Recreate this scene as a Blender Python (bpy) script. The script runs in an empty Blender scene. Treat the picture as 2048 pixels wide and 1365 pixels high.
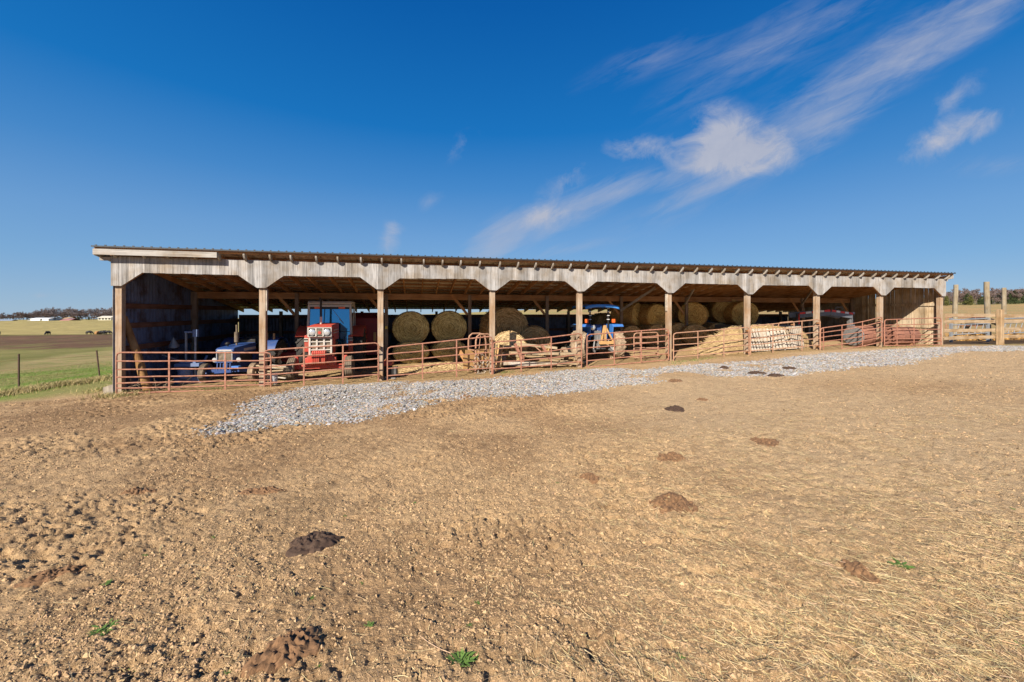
import bpy, bmesh, math, random
import numpy as np
from mathutils import Vector, Matrix
R = math.radians
rnd = random.Random(7)
sc = bpy.context.scene

# ------------------------------------------------------------------ camera
EYE = 1.6            # eye height over the ground below the tripod
F = 800.0            # focal length, in pixels of the 2048 px wide photograph
HOR = 625.0          # horizon row of the photograph
cam = bpy.data.cameras.new("camera")
camo = bpy.data.objects.new("camera", cam); sc.collection.objects.link(camo)
cam.sensor_width = 36.0; cam.lens = 36.0 * F / 2048.0
cam.shift_y = -(682.5 - HOR) / 2048.0
cam.clip_start = 0.05; cam.clip_end = 6000
camo.location = (0, 0, EYE); camo.rotation_euler = (R(90), 0, 0)
sc.camera = camo

# ------------------------------------------------------------------ light
SUN_EL, SUN_AZ = R(33.0), R(27.0)      # light travels forward and 27 degrees to the right
SKY_STRENGTH = 0.10
sl = bpy.data.lights.new("sun", 'SUN'); sl.energy = 4.75; sl.angle = R(0.5); sl.color = (1.0, 0.905, 0.78)
slo = bpy.data.objects.new("sun", sl); sc.collection.objects.link(slo)
ldir = Vector((math.sin(SUN_AZ) * math.cos(SUN_EL), math.cos(SUN_AZ) * math.cos(SUN_EL), -math.sin(SUN_EL)))
slo.rotation_euler = ldir.to_track_quat('-Z', 'Y').to_euler()
slo.location = (-20, -40, 40)
sc.view_settings.view_transform = 'Standard'; sc.view_settings.look = 'None'
sc.view_settings.exposure = 0.95; sc.view_settings.gamma = 1.0

w = bpy.data.worlds.new("World"); sc.world = w; w.use_nodes = True
wn, wl = w.node_tree.nodes, w.node_tree.links
bg = wn["Background"]; bg.inputs[1].default_value = SKY_STRENGTH
sky = wn.new("ShaderNodeTexSky"); sky.sky_type = 'NISHITA'; sky.sun_disc = False
sky.sun_elevation = SUN_EL; sky.sun_rotation = math.pi + SUN_AZ
sky.altitude = 500; sky.air_density = 1.0; sky.dust_density = 0.0; sky.ozone_density = 4.0
hs = wn.new("ShaderNodeHueSaturation"); hs.inputs['Saturation'].default_value = 1.22
hs.inputs['Hue'].default_value = 0.503
wl.new(sky.outputs[0], hs.inputs['Color'])
# thin clouds: soft blobs in the direction of view, torn by stretched noise
tc = wn.new("ShaderNodeTexCoord"); sp = wn.new("ShaderNodeSeparateXYZ"); wl.new(tc.outputs['Generated'], sp.inputs[0])
def wm(op, a, b=None, clamp=False):
    n = wn.new("ShaderNodeMath"); n.operation = op; n.use_clamp = clamp
    for i, q in enumerate((a, b)):
        if q is None: continue
        if isinstance(q, (int, float)): n.inputs[i].default_value = q
        else: wl.new(q, n.inputs[i])
    return n.outputs[0]
yy = wm('MAXIMUM', sp.outputs[1], 0.02)
cu = wm('DIVIDE', sp.outputs[0], yy); cv = wm('DIVIDE', sp.outputs[2], yy)
cx = wn.new("ShaderNodeCombineXYZ"); wl.new(cu, cx.inputs[0]); wl.new(cv, cx.inputs[1])
front = wm('GREATER_THAN', sp.outputs[1], 0.03)
def noise(scale, detail, rot, stretch, rough=0.6, dist=0.0):
    m = wn.new("ShaderNodeMapping"); m.vector_type = 'TEXTURE'
    m.inputs['Rotation'].default_value = (0, 0, R(rot)); m.inputs['Scale'].default_value = (stretch, 1, 1)
    wl.new(cx.outputs[0], m.inputs[0])
    n = wn.new("ShaderNodeTexNoise"); n.inputs['Scale'].default_value = scale; n.inputs['Detail'].default_value = detail
    n.inputs['Roughness'].default_value = rough; n.inputs['Distortion'].default_value = dist
    wl.new(m.outputs[0], n.inputs['Vector'])
    return n.outputs[0]
streak = noise(30.0, 9, 24, 6.0, 0.66, 0.6)
fibre = noise(11.0, 8, 32, 5.0, 0.62, 0.8)
puff = noise(12.0, 12, 25, 1.3, 0.66, 0.5)
def blob(px, py, rx, ry, rot, wt):
    m = wn.new("ShaderNodeMapping"); m.vector_type = 'TEXTURE'
    m.inputs['Location'].default_value = ((px - 1024) / F, (HOR - py) / F, 0)
    m.inputs['Rotation'].default_value = (0, 0, R(rot)); m.inputs['Scale'].default_value = (rx / F, ry / F, 1)
    wl.new(cx.outputs[0], m.inputs[0])
    g = wn.new("ShaderNodeTexGradient"); g.gradient_type = 'SPHERICAL'; wl.new(m.outputs[0], g.inputs[0])
    return wm('MULTIPLY', g.outputs[1], wt)
def total(lst):
    t = blob(*lst[0])
    for b in lst[1:]: t = wm('ADD', t, blob(*b))
    return t
wisps = total([(1660, 200, 620, 90, 33, .86), (1850, 90, 330, 70, 27, .55), (1560, 80, 360, 80, 30, .72), (1120, 428, 250, 48, 25, 1.5), (985, 482, 110, 46, 42, 1.2), (1235, 385, 120, 24, 18, .7),
               (1410, 378, 160, 24, 24, .85), (1390, 345, 170, 40, 12, .65), (1130, 500, 130, 18, 10, .7), (1880, 70, 260, 55, 25, .62), (1990, 330, 120, 30, 5, .5), (1300, 120, 190, 45, 20, .5), (1640, 255, 170, 70, 30, .6)])
puffs = total([(1462, 302, 190, 70, 3, 1.15), (1440, 258, 80, 85, -10, .72), (1500, 280, 120, 80, -25, .5), (1390, 310, 80, 46, 10, .5), (1265, 300, 75, 42, 4, .85), (1895, 275, 150, 44, 24, 1.05), (1955, 250, 60, 36, 30, .6), (1910, 195, 90, 40, 40, .6),
               (1085, 432, 70, 40, 10, .75), (775, 485, 45, 30, 70, .62), (790, 450, 30, 22, 0, .55), (860, 402, 40, 22, 30, .36), (915, 295, 60, 28, 40, .38), (85, 592, 60, 10, 0, .45), (1130, 365, 90, 36, 40, .5)])
nz = wm('ADD', wm('MULTIPLY', streak, .55), wm('MULTIPLY', fibre, .45))
dw = wm('MULTIPLY', wm('ADD', wm('MULTIPLY', wisps, .50), wm('MULTIPLY', wm('SUBTRACT', nz, .485), 2.6)), wm('MULTIPLY', wisps, 1.6, True), True)
dp = wm('MULTIPLY', wm('ADD', wm('MULTIPLY', puffs, .72), wm('MULTIPLY', wm('SUBTRACT', puff, .53), 2.4)), wm('MULTIPLY', puffs, 1.8, True), True)
dens = wm('MULTIPLY', wm('ADD', wm('MULTIPLY', dw, .62), wm('MULTIPLY', dp, .88)), front)
dens = wm('MINIMUM', dens, 0.90)
# the clear-sky model is leaned toward the deep blue of this dry winter day, height by height
rp = wn.new("ShaderNodeValToRGB"); el = rp.color_ramp.elements; rp.color_ramp.interpolation = 'B_SPLINE' if False else 'EASE'
rp.color_ramp.interpolation = 'LINEAR'
stops = [(0.0, (.27, .43, .62)), (.05, (.227, .392, .617)), (.101, (.181, .366, .623)), (.18, (.140, .322, .610)), (.29, (.055, .235, .560)), (.406, (.005, .162, .497)), (.608, (.0, .100, .385)), (1.0, (.0, .06, .26))]
while len(el) < len(stops): el.new(.5)
for e_, (p_, c_) in zip(el, stops): e_.position = p_; e_.color = (*c_, 1)
wl.new(wm('MAXIMUM', sp.outputs[2], 0.0), rp.inputs[0])
gain = wn.new("ShaderNodeMixRGB"); gain.blend_type = 'MULTIPLY'; gain.inputs[0].default_value = 1; wl.new(rp.outputs[0], gain.inputs[1]); g_ = 1 / (SKY_STRENGTH * 2 ** .95); gain.inputs[2].default_value = (g_, g_, g_, 1)
hm = wn.new("ShaderNodeMixRGB"); hm.inputs[0].default_value = 0.92; wl.new(hs.outputs[0], hm.inputs[1]); wl.new(gain.outputs[0], hm.inputs[2])
cm = wn.new("ShaderNodeMixRGB"); wl.new(dens, cm.inputs[0]); wl.new(hm.outputs[0], cm.inputs[1])
cb = wn.new("ShaderNodeMixRGB"); wl.new(wm('MULTIPLY', puff, 1.0), cb.inputs[0]); cb.inputs[1].default_value = (1.9, 2.1, 2.75, 1); cb.inputs[2].default_value = (2.9, 2.95, 3.3, 1); wl.new(cb.outputs[0], cm.inputs[2])
wl.new(cm.outputs[0], bg.inputs[0])

# ------------------------------------------------------------------ helpers
UX, UY = 0.9726, 0.2326        # the barn's front runs along (UX, UY), its depth along (-UY, UX)
YAW = math.atan2(UY, UX)
X0, Y0 = -12.03, 12.10         # the barn's front left corner
def W(a, s, z=0.0): return Vector((X0 + UX * a - UY * s, Y0 + UY * a + UX * s, z))
def AS(x, y): return ((x - X0) * UX + (y - Y0) * UY, -(x - X0) * UY + (y - Y0) * UX)
def A(px, s=0.0):
    q = (px - 1024) / F
    return (q * (Y0 + UX * s) - X0 + UY * s) / (UX - UY * q)
def Z(py, a, s=0.0): return EYE - (py - HOR) * (Y0 + UY * a + UX * s) / F

def tag(o, label=None, cat=None, group=None, kind=None):
    if label: o['label'] = label
    if cat: o['category'] = cat
    if group: o['group'] = group
    if kind: o['kind'] = kind
    return o
def empty(name, loc, rz=0.0, label=None, cat=None, group=None):
    o = bpy.data.objects.new(name, None); sc.collection.objects.link(o)
    o.location = loc; o.rotation_euler = (0, 0, rz); o.empty_display_size = 0.2
    return tag(o, label, cat, group)
def copy_tree(o, parent=None):
    c = o.copy(); sc.collection.objects.link(c)
    if parent is not None: c.parent = parent
    for ch in list(o.children): copy_tree(ch, c)
    return c

class MB:
    def __init__(s): s.v = []; s.f = []
    def add(s, vs, fs):
        o = len(s.v); s.v += [tuple(q) for q in vs]; s.f += [tuple(i + o for i in f) for f in fs]; return s
    BF = [(0, 3, 2, 1), (4, 5, 6, 7), (0, 1, 5, 4), (1, 2, 6, 5), (2, 3, 7, 6), (3, 0, 4, 7)]
    def box(s, x0, x1, y0, y1, z0, z1, rot=None):
        vs = [Vector(q) for q in ((x0, y0, z0), (x1, y0, z0), (x1, y1, z0), (x0, y1, z0), (x0, y0, z1), (x1, y0, z1), (x1, y1, z1), (x0, y1, z1))]
        if rot is not None:
            c = Vector(((x0 + x1) / 2, (y0 + y1) / 2, (z0 + z1) / 2)); vs = [rot @ (q - c) + c for q in vs]
        return s.add(vs, MB.BF)
    def bar(s, p, q, w, h, up=(0, 0, 1)):
        p, q = Vector(p), Vector(q); d = (q - p).normalized(); u = Vector(up)
        if abs(d.dot(u)) > 0.98: u = Vector((0, 1, 0))
        x = d.cross(u).normalized() * (w / 2); y = x.cross(d).normalized() * (h / 2)
        return s.add([p - x - y, p + x - y, p + x + y, p - x + y, q - x - y, q + x - y, q + x + y, q - x + y],
                     [(0, 3, 2, 1), (4, 5, 6, 7), (0, 1, 5, 4), (1, 2, 6, 5), (2, 3, 7, 6), (3, 0, 4, 7)])
    def tube(s, pts, r, n=8, cap=True):
        pts = [Vector(q) for q in pts]; rs = r if isinstance(r, (list, tuple)) else [r] * len(pts)
        o = len(s.v); px = None
        for i, p in enumerate(pts):
            d = (pts[min(i + 1, len(pts) - 1)] - pts[max(i - 1, 0)]).normalized()
            if px is None:
                u = Vector((0, 0, 1)) if abs(d.z) < 0.9 else Vector((1, 0, 0)); px = d.cross(u).normalized()
            else: px = (px - d * px.dot(d)).normalized()
            py = d.cross(px)
            for k in range(n):
                t = 2 * math.pi * k / n; s.v.append(tuple(p + (px * math.cos(t) + py * math.sin(t)) * rs[i]))
        for i in range(len(pts) - 1):
            for k in range(n):
                a, b = o + i * n + k, o + i * n + (k + 1) % n
                s.f.append((a, b, b + n, a + n))
        if cap:
            s.f.append(tuple(o + k for k in reversed(range(n)))); e = o + (len(pts) - 1) * n
            s.f.append(tuple(e + k for k in range(n)))
        return s
    def lathe(s, prof, axis='x', n=24, c=(0, 0, 0), closed=False):
        """prof: (radius, along-axis) pairs"""
        o = len(s.v); m = len(prof)
        for (r, t) in prof:
            for k in range(n):
                a = 2 * math.pi * k / n; ca, sa = r * math.cos(a), r * math.sin(a)
                q = (t, ca, sa) if axis == 'x' else ((ca, t, sa) if axis == 'y' else (ca, sa, t))
                s.v.append((q[0] + c[0], q[1] + c[1], q[2] + c[2]))
        for i in range(m if closed else m - 1):
            for k in range(n):
                a, b = o + i * n + k, o + i * n + (k + 1) % n
                j = o + ((i + 1) % m) * n
                s.f.append((a, b, j + (k + 1) % n, j + k))
        if not closed:
            s.f.append(tuple(o + k for k in reversed(range(n)))); e = o + (m - 1) * n
            s.f.append(tuple(e + k for k in range(n)))
        return s
    def prism(s, poly, axis, t0, t1):
        """poly: 2D outline; axis 'x': poly=(y,z); 'y': poly=(x,z); 'z': poly=(x,y)"""
        o = len(s.v); n = len(poly)
        for t in (t0, t1):
            for (p, q) in poly:
                s.v.append((t, p, q) if axis == 'x' else ((p, t, q) if axis == 'y' else (p, q, t)))
        s.f.append(tuple(o + k for k in range(n))); s.f.append(tuple(o + n + k for k in reversed(range(n))))
        for k in range(n): s.f.append((o + k, o + n + k, o + n + (k + 1) % n, o + (k + 1) % n))
        return s
    def build(s, name, mat, parent=None, bevel=0.0, loc=None, smooth=True):
        me = bpy.data.meshes.new(name); me.from_pydata(s.v, [], s.f); me.update()
        bm = bmesh.new(); bm.from_mesh(me); bmesh.ops.recalc_face_normals(bm, faces=bm.faces); bm.to_mesh(me); bm.free()
        if smooth:
            me.polygons.foreach_set("use_smooth", [True] * len(me.polygons)); me.set_sharp_from_angle(angle=R(38))
        me.materials.append(mat)
        o = bpy.data.objects.new(name, me); sc.collection.objects.link(o)
        if parent is not None: o.parent = parent
        if loc is not None: o.location = loc
        if bevel > 0:
            b = o.modifiers.new("bevel", 'BEVEL'); b.width = bevel; b.segments = 2; b.limit_method = 'ANGLE'
        return o

# ------------------------------------------------------------------ materials
def srgb(r, g, b):
    f = lambda c: (c / 255 / 12.92) if c / 255 <= 0.04045 else ((c / 255 + 0.055) / 1.055) ** 2.4
    return (f(r), f(g), f(b))
class NT:
    def __init__(s, name):
        s.m = bpy.data.materials.new(name); s.m.use_nodes = True
        s.n, s.l = s.m.node_tree.nodes, s.m.node_tree.links
        s.p = s.n["Principled BSDF"]; s.tc = s.n.new("ShaderNodeTexCoord")
    def new(s, t, **kw):
        n = s.n.new(t)
        for k, v in kw.items(): setattr(n, k, v)
        return n
    def mapped(s, scale=(1, 1, 1), space='Object'):
        m = s.new("ShaderNodeMapping"); m.inputs['Scale'].default_value = scale; s.l.new(s.tc.outputs[space], m.inputs[0]); return m.outputs[0]
    def noise(s, vec, scale, detail=4, rough=0.6, dist=0.0):
        n = s.new("ShaderNodeTexNoise"); n.inputs['Scale'].default_value = scale; n.inputs['Detail'].default_value = detail
        n.inputs['Roughness'].default_value = rough; n.inputs['Distortion'].default_value = dist; s.l.new(vec, n.inputs['Vector']); return n.outputs[0]
    def math(s, op, a, b=None, clamp=False):
        n = s.new("ShaderNodeMath", operation=op, use_clamp=clamp)
        for i, q in enumerate((a, b)):
            if q is None: continue
            if isinstance(q, (int, float)): n.inputs[i].default_value = q
            else: s.l.new(q, n.inputs[i])
        return n.outputs[0]
    def ramp(s, fac, stops):
        r = s.new("ShaderNodeValToRGB"); e = r.color_ramp.elements
        while len(e) < len(stops): e.new(0.5)
        for i, (p, c) in enumerate(stops): e[i].position = p; e[i].color = (*c, 1)
        s.l.new(fac, r.inputs[0]); return r.outputs[0]
    def mix(s, fac, a, b, blend='MIX'):
        n = s.new("ShaderNodeMixRGB", blend_type=blend)
        for i, q in enumerate((fac, a, b)):
            if isinstance(q, (int, float)): n.inputs[i].default_value = q
            elif isinstance(q, tuple): n.inputs[i].default_value = (*q, 1)
            else: s.l.new(q, n.inputs[i])
        return n.outputs[0]
    def bump(s, h, strength, dist=0.01):
        b = s.new("ShaderNodeBump"); b.inputs['Strength'].default_value = strength; b.inputs['Distance'].default_value = dist
        s.l.new(h, b.inputs['Height']); s.l.new(b.outputs[0], s.p.inputs['Normal'])
    def color(s, c):
        if isinstance(c, tuple): s.p.inputs['Base Color'].default_value = (*c, 1)
        else: s.l.new(c, s.p.inputs['Base Color'])
    def rough(s, r, metal=0.0, spec=0.5):
        if isinstance(r, (int, float)): s.p.inputs['Roughness'].default_value = r
        else: s.l.new(r, s.p.inputs['Roughness'])
        s.p.inputs['Metallic'].default_value = metal; s.p.inputs['Specular IOR Level'].default_value = spec
def k(c, f): return tuple(min(1, x * f) for x in c)

def wood(name, base, grain=(1, 1, 0.06), scale=30, board=0.0, board_axis=0, dark=0.5, light=1.35, warm=None, bump=0.25):
    """weathered timber: grain drawn out along one axis; board > 0 gives every board its own tone"""
    t = NT(name); v = t.mapped(grain); n1 = t.noise(v, scale, 6, 0.65, 0.6); n2 = t.noise(t.mapped((1, 1, 1)), 1.7, 3)
    c = t.ramp(n1, [(0.25, k(base, dark)), (0.5, base), (0.75, k(base, light))])
    c = t.mix(t.ramp(n2, [(0.4, (0, 0, 0)), (0.65, (1, 1, 1))]), c, t.mix(1.0, c, warm or (0.75, 0.66, 0.55), 'MULTIPLY'))
    if board:
        sp = t.new("ShaderNodeSeparateXYZ"); t.l.new(t.tc.outputs['Object'], sp.inputs[0])
        fl = t.math('FLOOR', t.math('DIVIDE', sp.outputs[board_axis], board))
        wn_ = t.new("ShaderNodeTexWhiteNoise", noise_dimensions='1D'); t.l.new(fl, wn_.inputs['W'])
        g = t.math('ADD', t.math('MULTIPLY', wn_.outputs[0], 0.5), 0.68)
        cc = t.new("ShaderNodeCombineXYZ")
        for i in range(3): t.l.new(g, cc.inputs[i])
        c = t.mix(1.0, c, cc.outputs[0], 'MULTIPLY')
    t.color(c); t.rough(0.85, 0, 0.2); t.bump(n1, bump, 0.008); return t.m
def paint(name, base, rough=0.4, dirt=(0.16, 0.11, 0.07), amount=0.35, scale=5, metal=0.0, bump=0.05, spec=0.5):
    """paint gone chalky, with dust and rust showing through in patches"""
    t = NT(name); v = t.mapped(); n1 = t.noise(v, scale, 6, 0.7); n2 = t.noise(v, scale * 9, 3)
    f = t.math('MULTIPLY', t.ramp(n1, [(0.42, (0, 0, 0)), (0.72, (1, 1, 1))]), amount)
    c = t.mix(f, t.mix(n2, k(base, 0.8), k(base, 1.15)), dirt)
    t.color(c); t.rough(t.math('ADD', t.math('MULTIPLY', n1, 0.35), rough - 0.1), metal, spec); t.bump(n2, bump, 0.004); return t.m
def rust_mat(name, a, b, c_, scale=9):
    t = NT(name); v = t.mapped(); n = t.noise(v, scale, 7, 0.7); n2 = t.noise(v, scale * 8, 3)
    t.color(t.mix(0.25, t.ramp(n, [(0.3, a), (0.5, b), (0.72, c_)]), t.ramp(n2, [(0.3, k(a, .6)), (0.7, k(c_, 1.1))])))
    t.rough(0.75, 0.0, 0.3); t.bump(n2, 0.2, 0.004); return t.m
def sheet(name, base, stain, metal=0.3):
    t = NT(name); v = t.mapped((1, 1, 0.12)); n = t.noise(v, 7, 6, 0.7); n2 = t.noise(t.mapped(), 1.3, 5, 0.7); n3 = t.noise(t.mapped(), 60, 2)
    c = t.mix(t.ramp(n2, [(0.45, (0, 0, 0)), (0.62, (1, 1, 1))]), t.ramp(n, [(0.3, k(base, .55)), (0.65, k(base, 1.15))]), t.ramp(n, [(0.3, k(stain, .6)), (0.7, stain)]))
    t.color(c); t.rough(0.55, metal, 0.4); t.bump(n3, 0.06, 0.003); return t.m
def plain(name, base, rough=0.6, metal=0.0, var=0.25, scale=14, bump=0.08, spec=0.4):
    t = NT(name); n = t.noise(t.mapped(), scale, 5, 0.65)
    t.color(t.ramp(n, [(0.3, k(base, 1 - var)), (0.7, k(base, 1 + var))])); t.rough(rough, metal, spec); t.bump(n, bump, 0.006); return t.m
M = {}
M['fascia'] = wood("grey_board", (0.34, 0.328, 0.315), board=0.2, scale=28, dark=0.42, light=1.3)
M['eave'] = wood("grey_plank", (0.36, 0.34, 0.31), grain=(0.05, 1, 1), scale=26)
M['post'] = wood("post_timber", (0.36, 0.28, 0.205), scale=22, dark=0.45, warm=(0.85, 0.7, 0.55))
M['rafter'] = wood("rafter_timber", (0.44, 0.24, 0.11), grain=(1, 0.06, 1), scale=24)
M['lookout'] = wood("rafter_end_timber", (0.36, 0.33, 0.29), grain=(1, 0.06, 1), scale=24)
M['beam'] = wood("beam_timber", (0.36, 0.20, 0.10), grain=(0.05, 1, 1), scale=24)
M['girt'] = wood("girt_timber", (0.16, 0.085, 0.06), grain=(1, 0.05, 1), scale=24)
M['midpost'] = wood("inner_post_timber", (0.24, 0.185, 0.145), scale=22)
M['plank'] = wood("wall_plank", (0.52, 0.42, 0.29), board=0.19, board_axis=1, scale=24, dark=0.25, light=1.3)
M['fence'] = wood("fence_board", (0.37, 0.275, 0.175), grain=(0.05, 1, 1), scale=22)
M['fencepost'] = wood("fence_post", (0.38, 0.27, 0.16), scale=22)
M['pole'] = wood("pole_timber", (0.29, 0.25, 0.18), scale=16)
M['log'] = wood("log_timber", (0.30, 0.17, 0.07), scale=14, grain=(1, 1, 0.15))
M['pallet'] = wood("pallet_slat", (0.48, 0.43, 0.36), grain=(1, 1, 1), scale=12)
M['oldboard'] = wood("old_board", (0.42, 0.33, 0.22), grain=(0.06, 1, 1), scale=20)
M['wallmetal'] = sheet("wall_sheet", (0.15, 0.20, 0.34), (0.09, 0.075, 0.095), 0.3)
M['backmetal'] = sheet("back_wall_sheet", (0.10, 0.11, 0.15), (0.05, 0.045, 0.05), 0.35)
M['outmetal'] = sheet("outer_sheet", (0.36, 0.31, 0.24), (0.24, 0.18, 0.12), 0.1)
M['roof'] = sheet("roof_sheet", (0.66, 0.58, 0.46), (0.50, 0.40, 0.28), 0.0)
M['rooftop'] = plain("roof_edge", (0.05, 0.055, 0.06), 0.5, 0.4)
M['gate'] = rust_mat("gate_tube", (0.13, 0.055, 0.035), (0.32, 0.135, 0.085), (0.46, 0.25, 0.17))
M['gate2'] = rust_mat("dusty_gate_tube", (0.20, 0.095, 0.055), (0.37, 0.20, 0.125), (0.48, 0.31, 0.20))
M['rust'] = rust_mat("rusty_iron", (0.14, 0.06, 0.03), (0.30, 0.14, 0.06), (0.42, 0.23, 0.11))
M['tank'] = rust_mat("rusty_tank_paint", (0.15, 0.06, 0.042), (0.24, 0.105, 0.07), (0.30, 0.155, 0.10), 4)
M['grey'] = plain("grey_iron", (0.20, 0.195, 0.19), 0.6, 0.4)
M['galv'] = plain("galvanised_pipe", (0.27, 0.285, 0.30), 0.55, 0.3)
M['red'] = paint("red_paint", (0.46, 0.050, 0.030), 0.5, (0.24, 0.13, 0.08), 0.65)
M['dkred'] = paint("dark_red_paint", (0.22, 0.018, 0.02), 0.5, (0.08, 0.04, 0.03), 0.4)
M['blue'] = paint("blue_paint", (0.015, 0.055, 0.20), 0.42, (0.10, 0.10, 0.11), 0.35)
M['ltblue'] = paint("light_blue_paint", (0.035, 0.165, 0.50), 0.42, (0.15, 0.15, 0.16), 0.3)
M['white'] = paint("white_paint", (0.50, 0.46, 0.40), 0.5, (0.30, 0.24, 0.17), 0.35)
M['yellow'] = paint("tan_paint", (0.50, 0.29, 0.11), 0.55, (0.2, 0.12, 0.07), 0.5)
M['black'] = plain("black_iron", (0.022, 0.021, 0.02), 0.5, 0.2, 0.4)
M['engine'] = plain("greasy_engine", (0.05, 0.045, 0.04), 0.6, 0.3, 0.5)
M['tyre'] = plain("tyre_rubber", (0.035, 0.032, 0.029), 0.85, 0, 0.4)
M['dustyre'] = plain("dusty_tyre_rubber", (0.30, 0.22, 0.145), 0.95, 0, 0.45, 9)
M['midtyre'] = plain("worn_tyre_rubber", (0.15, 0.115, 0.08), 0.9, 0, 0.5, 9)
M['lamp'] = plain("lamp_glass", (0.62, 0.63, 0.62), 0.15, 0.5, 0.1)
M['amber'] = plain("amber_lens", (0.75, 0.12, 0.02), 0.25, 0, 0.1)
M['tape'] = plain("red_reflector", (0.75, 0.03, 0.02), 0.3, 0, 0.1)
M['wtape'] = plain("white_reflector", (0.75, 0.73, 0.70), 0.3, 0, 0.1)
M['canopy'] = paint("canopy_plastic", (0.045, 0.23, 0.62), 0.35, (0.2, 0.2, 0.2), 0.15)
M['drv'] = paint("grey_blue_paint", (0.13, 0.20, 0.36), 0.5)
M['tpost'] = plain("rusted_steel_post", (0.075, 0.042, 0.03), 0.8)
M['trailer'] = plain("trailer_paint", (0.14, 0.15, 0.17), 0.35, 0.3, 0.2)
M['bucket'] = plain("bucket_plastic", (0.55, 0.55, 0.55), 0.5, 0, 0.1)
gt = NT("tinted_glass"); gt.color((0.10, 0.30, 0.46)); gt.rough(0.06, 0.85, 0.5); M['glass'] = gt.m
gt2 = NT("side_glass"); gt2.color((0.012, 0.016, 0.022)); gt2.rough(0.05, 0.0, 0.6); M['darkglass'] = gt2.m

def hay_mat(name, a, b, c_):
    t = NT(name); v = t.mapped(); n1 = t.noise(v, 4.0, 6, 0.7); n2 = t.noise(t.mapped((1, 0.4, 1)), 22, 5, 0.75, 1.5); n3 = t.noise(t.mapped((0.5, 1, 1)), 45, 3, 0.7, 1.5)
    f = t.math('ADD', t.math('MULTIPLY', n2, 0.6), t.math('MULTIPLY', n3, 0.4))
    c = t.ramp(f, [(0.38, a), (0.5, b), (0.62, c_)])
    t.color(t.mix(t.ramp(n1, [(0.35, (0, 0, 0)), (0.7, (1, 1, 1))]), c, t.mix(1.0, c, (0.6, 0.58, 0.55), 'MULTIPLY'))); t.rough(0.95, 0, 0.1); t.bump(f, 1.0, 0.05); return t.m
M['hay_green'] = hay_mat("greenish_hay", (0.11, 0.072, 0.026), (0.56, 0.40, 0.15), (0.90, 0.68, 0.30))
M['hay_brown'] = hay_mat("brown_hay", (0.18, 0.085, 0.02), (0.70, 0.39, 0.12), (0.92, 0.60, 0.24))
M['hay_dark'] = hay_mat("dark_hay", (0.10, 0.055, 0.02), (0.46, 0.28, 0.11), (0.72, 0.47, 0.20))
M['stalk_hay_green'] = plain('green_stalk', (.82, .62, .27), .8, 0, .4); M['stalk_hay_brown'] = plain('brown_stalk', (.90, .56, .20), .8, 0, .4); M['stalk_hay_dark'] = plain('dark_stalk', (.62, .42, .19), .8, 0, .4); M['stalk_straw'] = plain('straw_stalk', (.60, .44, .23), .8, 0, .4)
M['straw'] = hay_mat("bright_straw", (0.24, 0.155, 0.07), (0.47, 0.33, 0.165), (0.64, 0.48, 0.27))

# ------------------------------------------------------------------ noise
def hsh(ix, iy, seed):
    with np.errstate(over='ignore'):
        h = (ix.astype(np.int64) * 374761393 + iy.astype(np.int64) * 668265263 + seed * 1274126177) & 0xFFFFFFFF
        h = ((h ^ (h >> 13)) * 1274126177) & 0xFFFFFFFF
        h = h ^ (h >> 16)
    return (h & 0xFFFFFF).astype(np.float64) / 0xFFFFFF
def vn(x, y, seed=0):
    ix, iy = np.floor(x), np.floor(y); fx, fy = x - ix, y - iy
    fx = fx * fx * (3 - 2 * fx); fy = fy * fy * (3 - 2 * fy)
    a, b = hsh(ix, iy, seed), hsh(ix + 1, iy, seed); c, d = hsh(ix, iy + 1, seed), hsh(ix + 1, iy + 1, seed)
    return (a * (1 - fx) + b * fx) * (1 - fy) + (c * (1 - fx) + d * fx) * fy
def fbm(x, y, seed=0, n=4):
    t = 0; amp = 0.5; s = 0
    for i in range(n): t = t + amp * vn(x * 2 ** i, y * 2 ** i, seed + i * 17); s += amp; amp *= 0.5
    return t / s
def clod(x, y, seed):
    """rounded lumps, each of its own size"""
    ix, iy = np.floor(x), np.floor(y); best = np.zeros_like(x)
    for dx in (-1, 0, 1):
        for dy in (-1, 0, 1):
            jx, jy = ix + dx, iy + dy
            px = jx + hsh(jx, jy, seed); py = jy + hsh(jx, jy, seed + 1); r = 0.25 + 0.75 * hsh(jx, jy, seed + 2) ** 2
            ang = hsh(jx, jy, seed + 3) * 6.28; ca, sa = np.cos(ang), np.sin(ang)
            ddx, ddy = x - px, y - py; e = 0.6 + 0.4 * hsh(jx, jy, seed + 4)
            d2 = ((ca * ddx + sa * ddy) ** 2 + ((-sa * ddx + ca * ddy) / e) ** 2) / (r * r)
            best = np.maximum(best, r * np.sqrt(np.clip(1 - d2, 0, 1)))
    return best
def sst(x, a, b):
    t = np.clip((x - a) / (b - a), 0, 1); return t * t * (3 - 2 * t)

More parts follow.
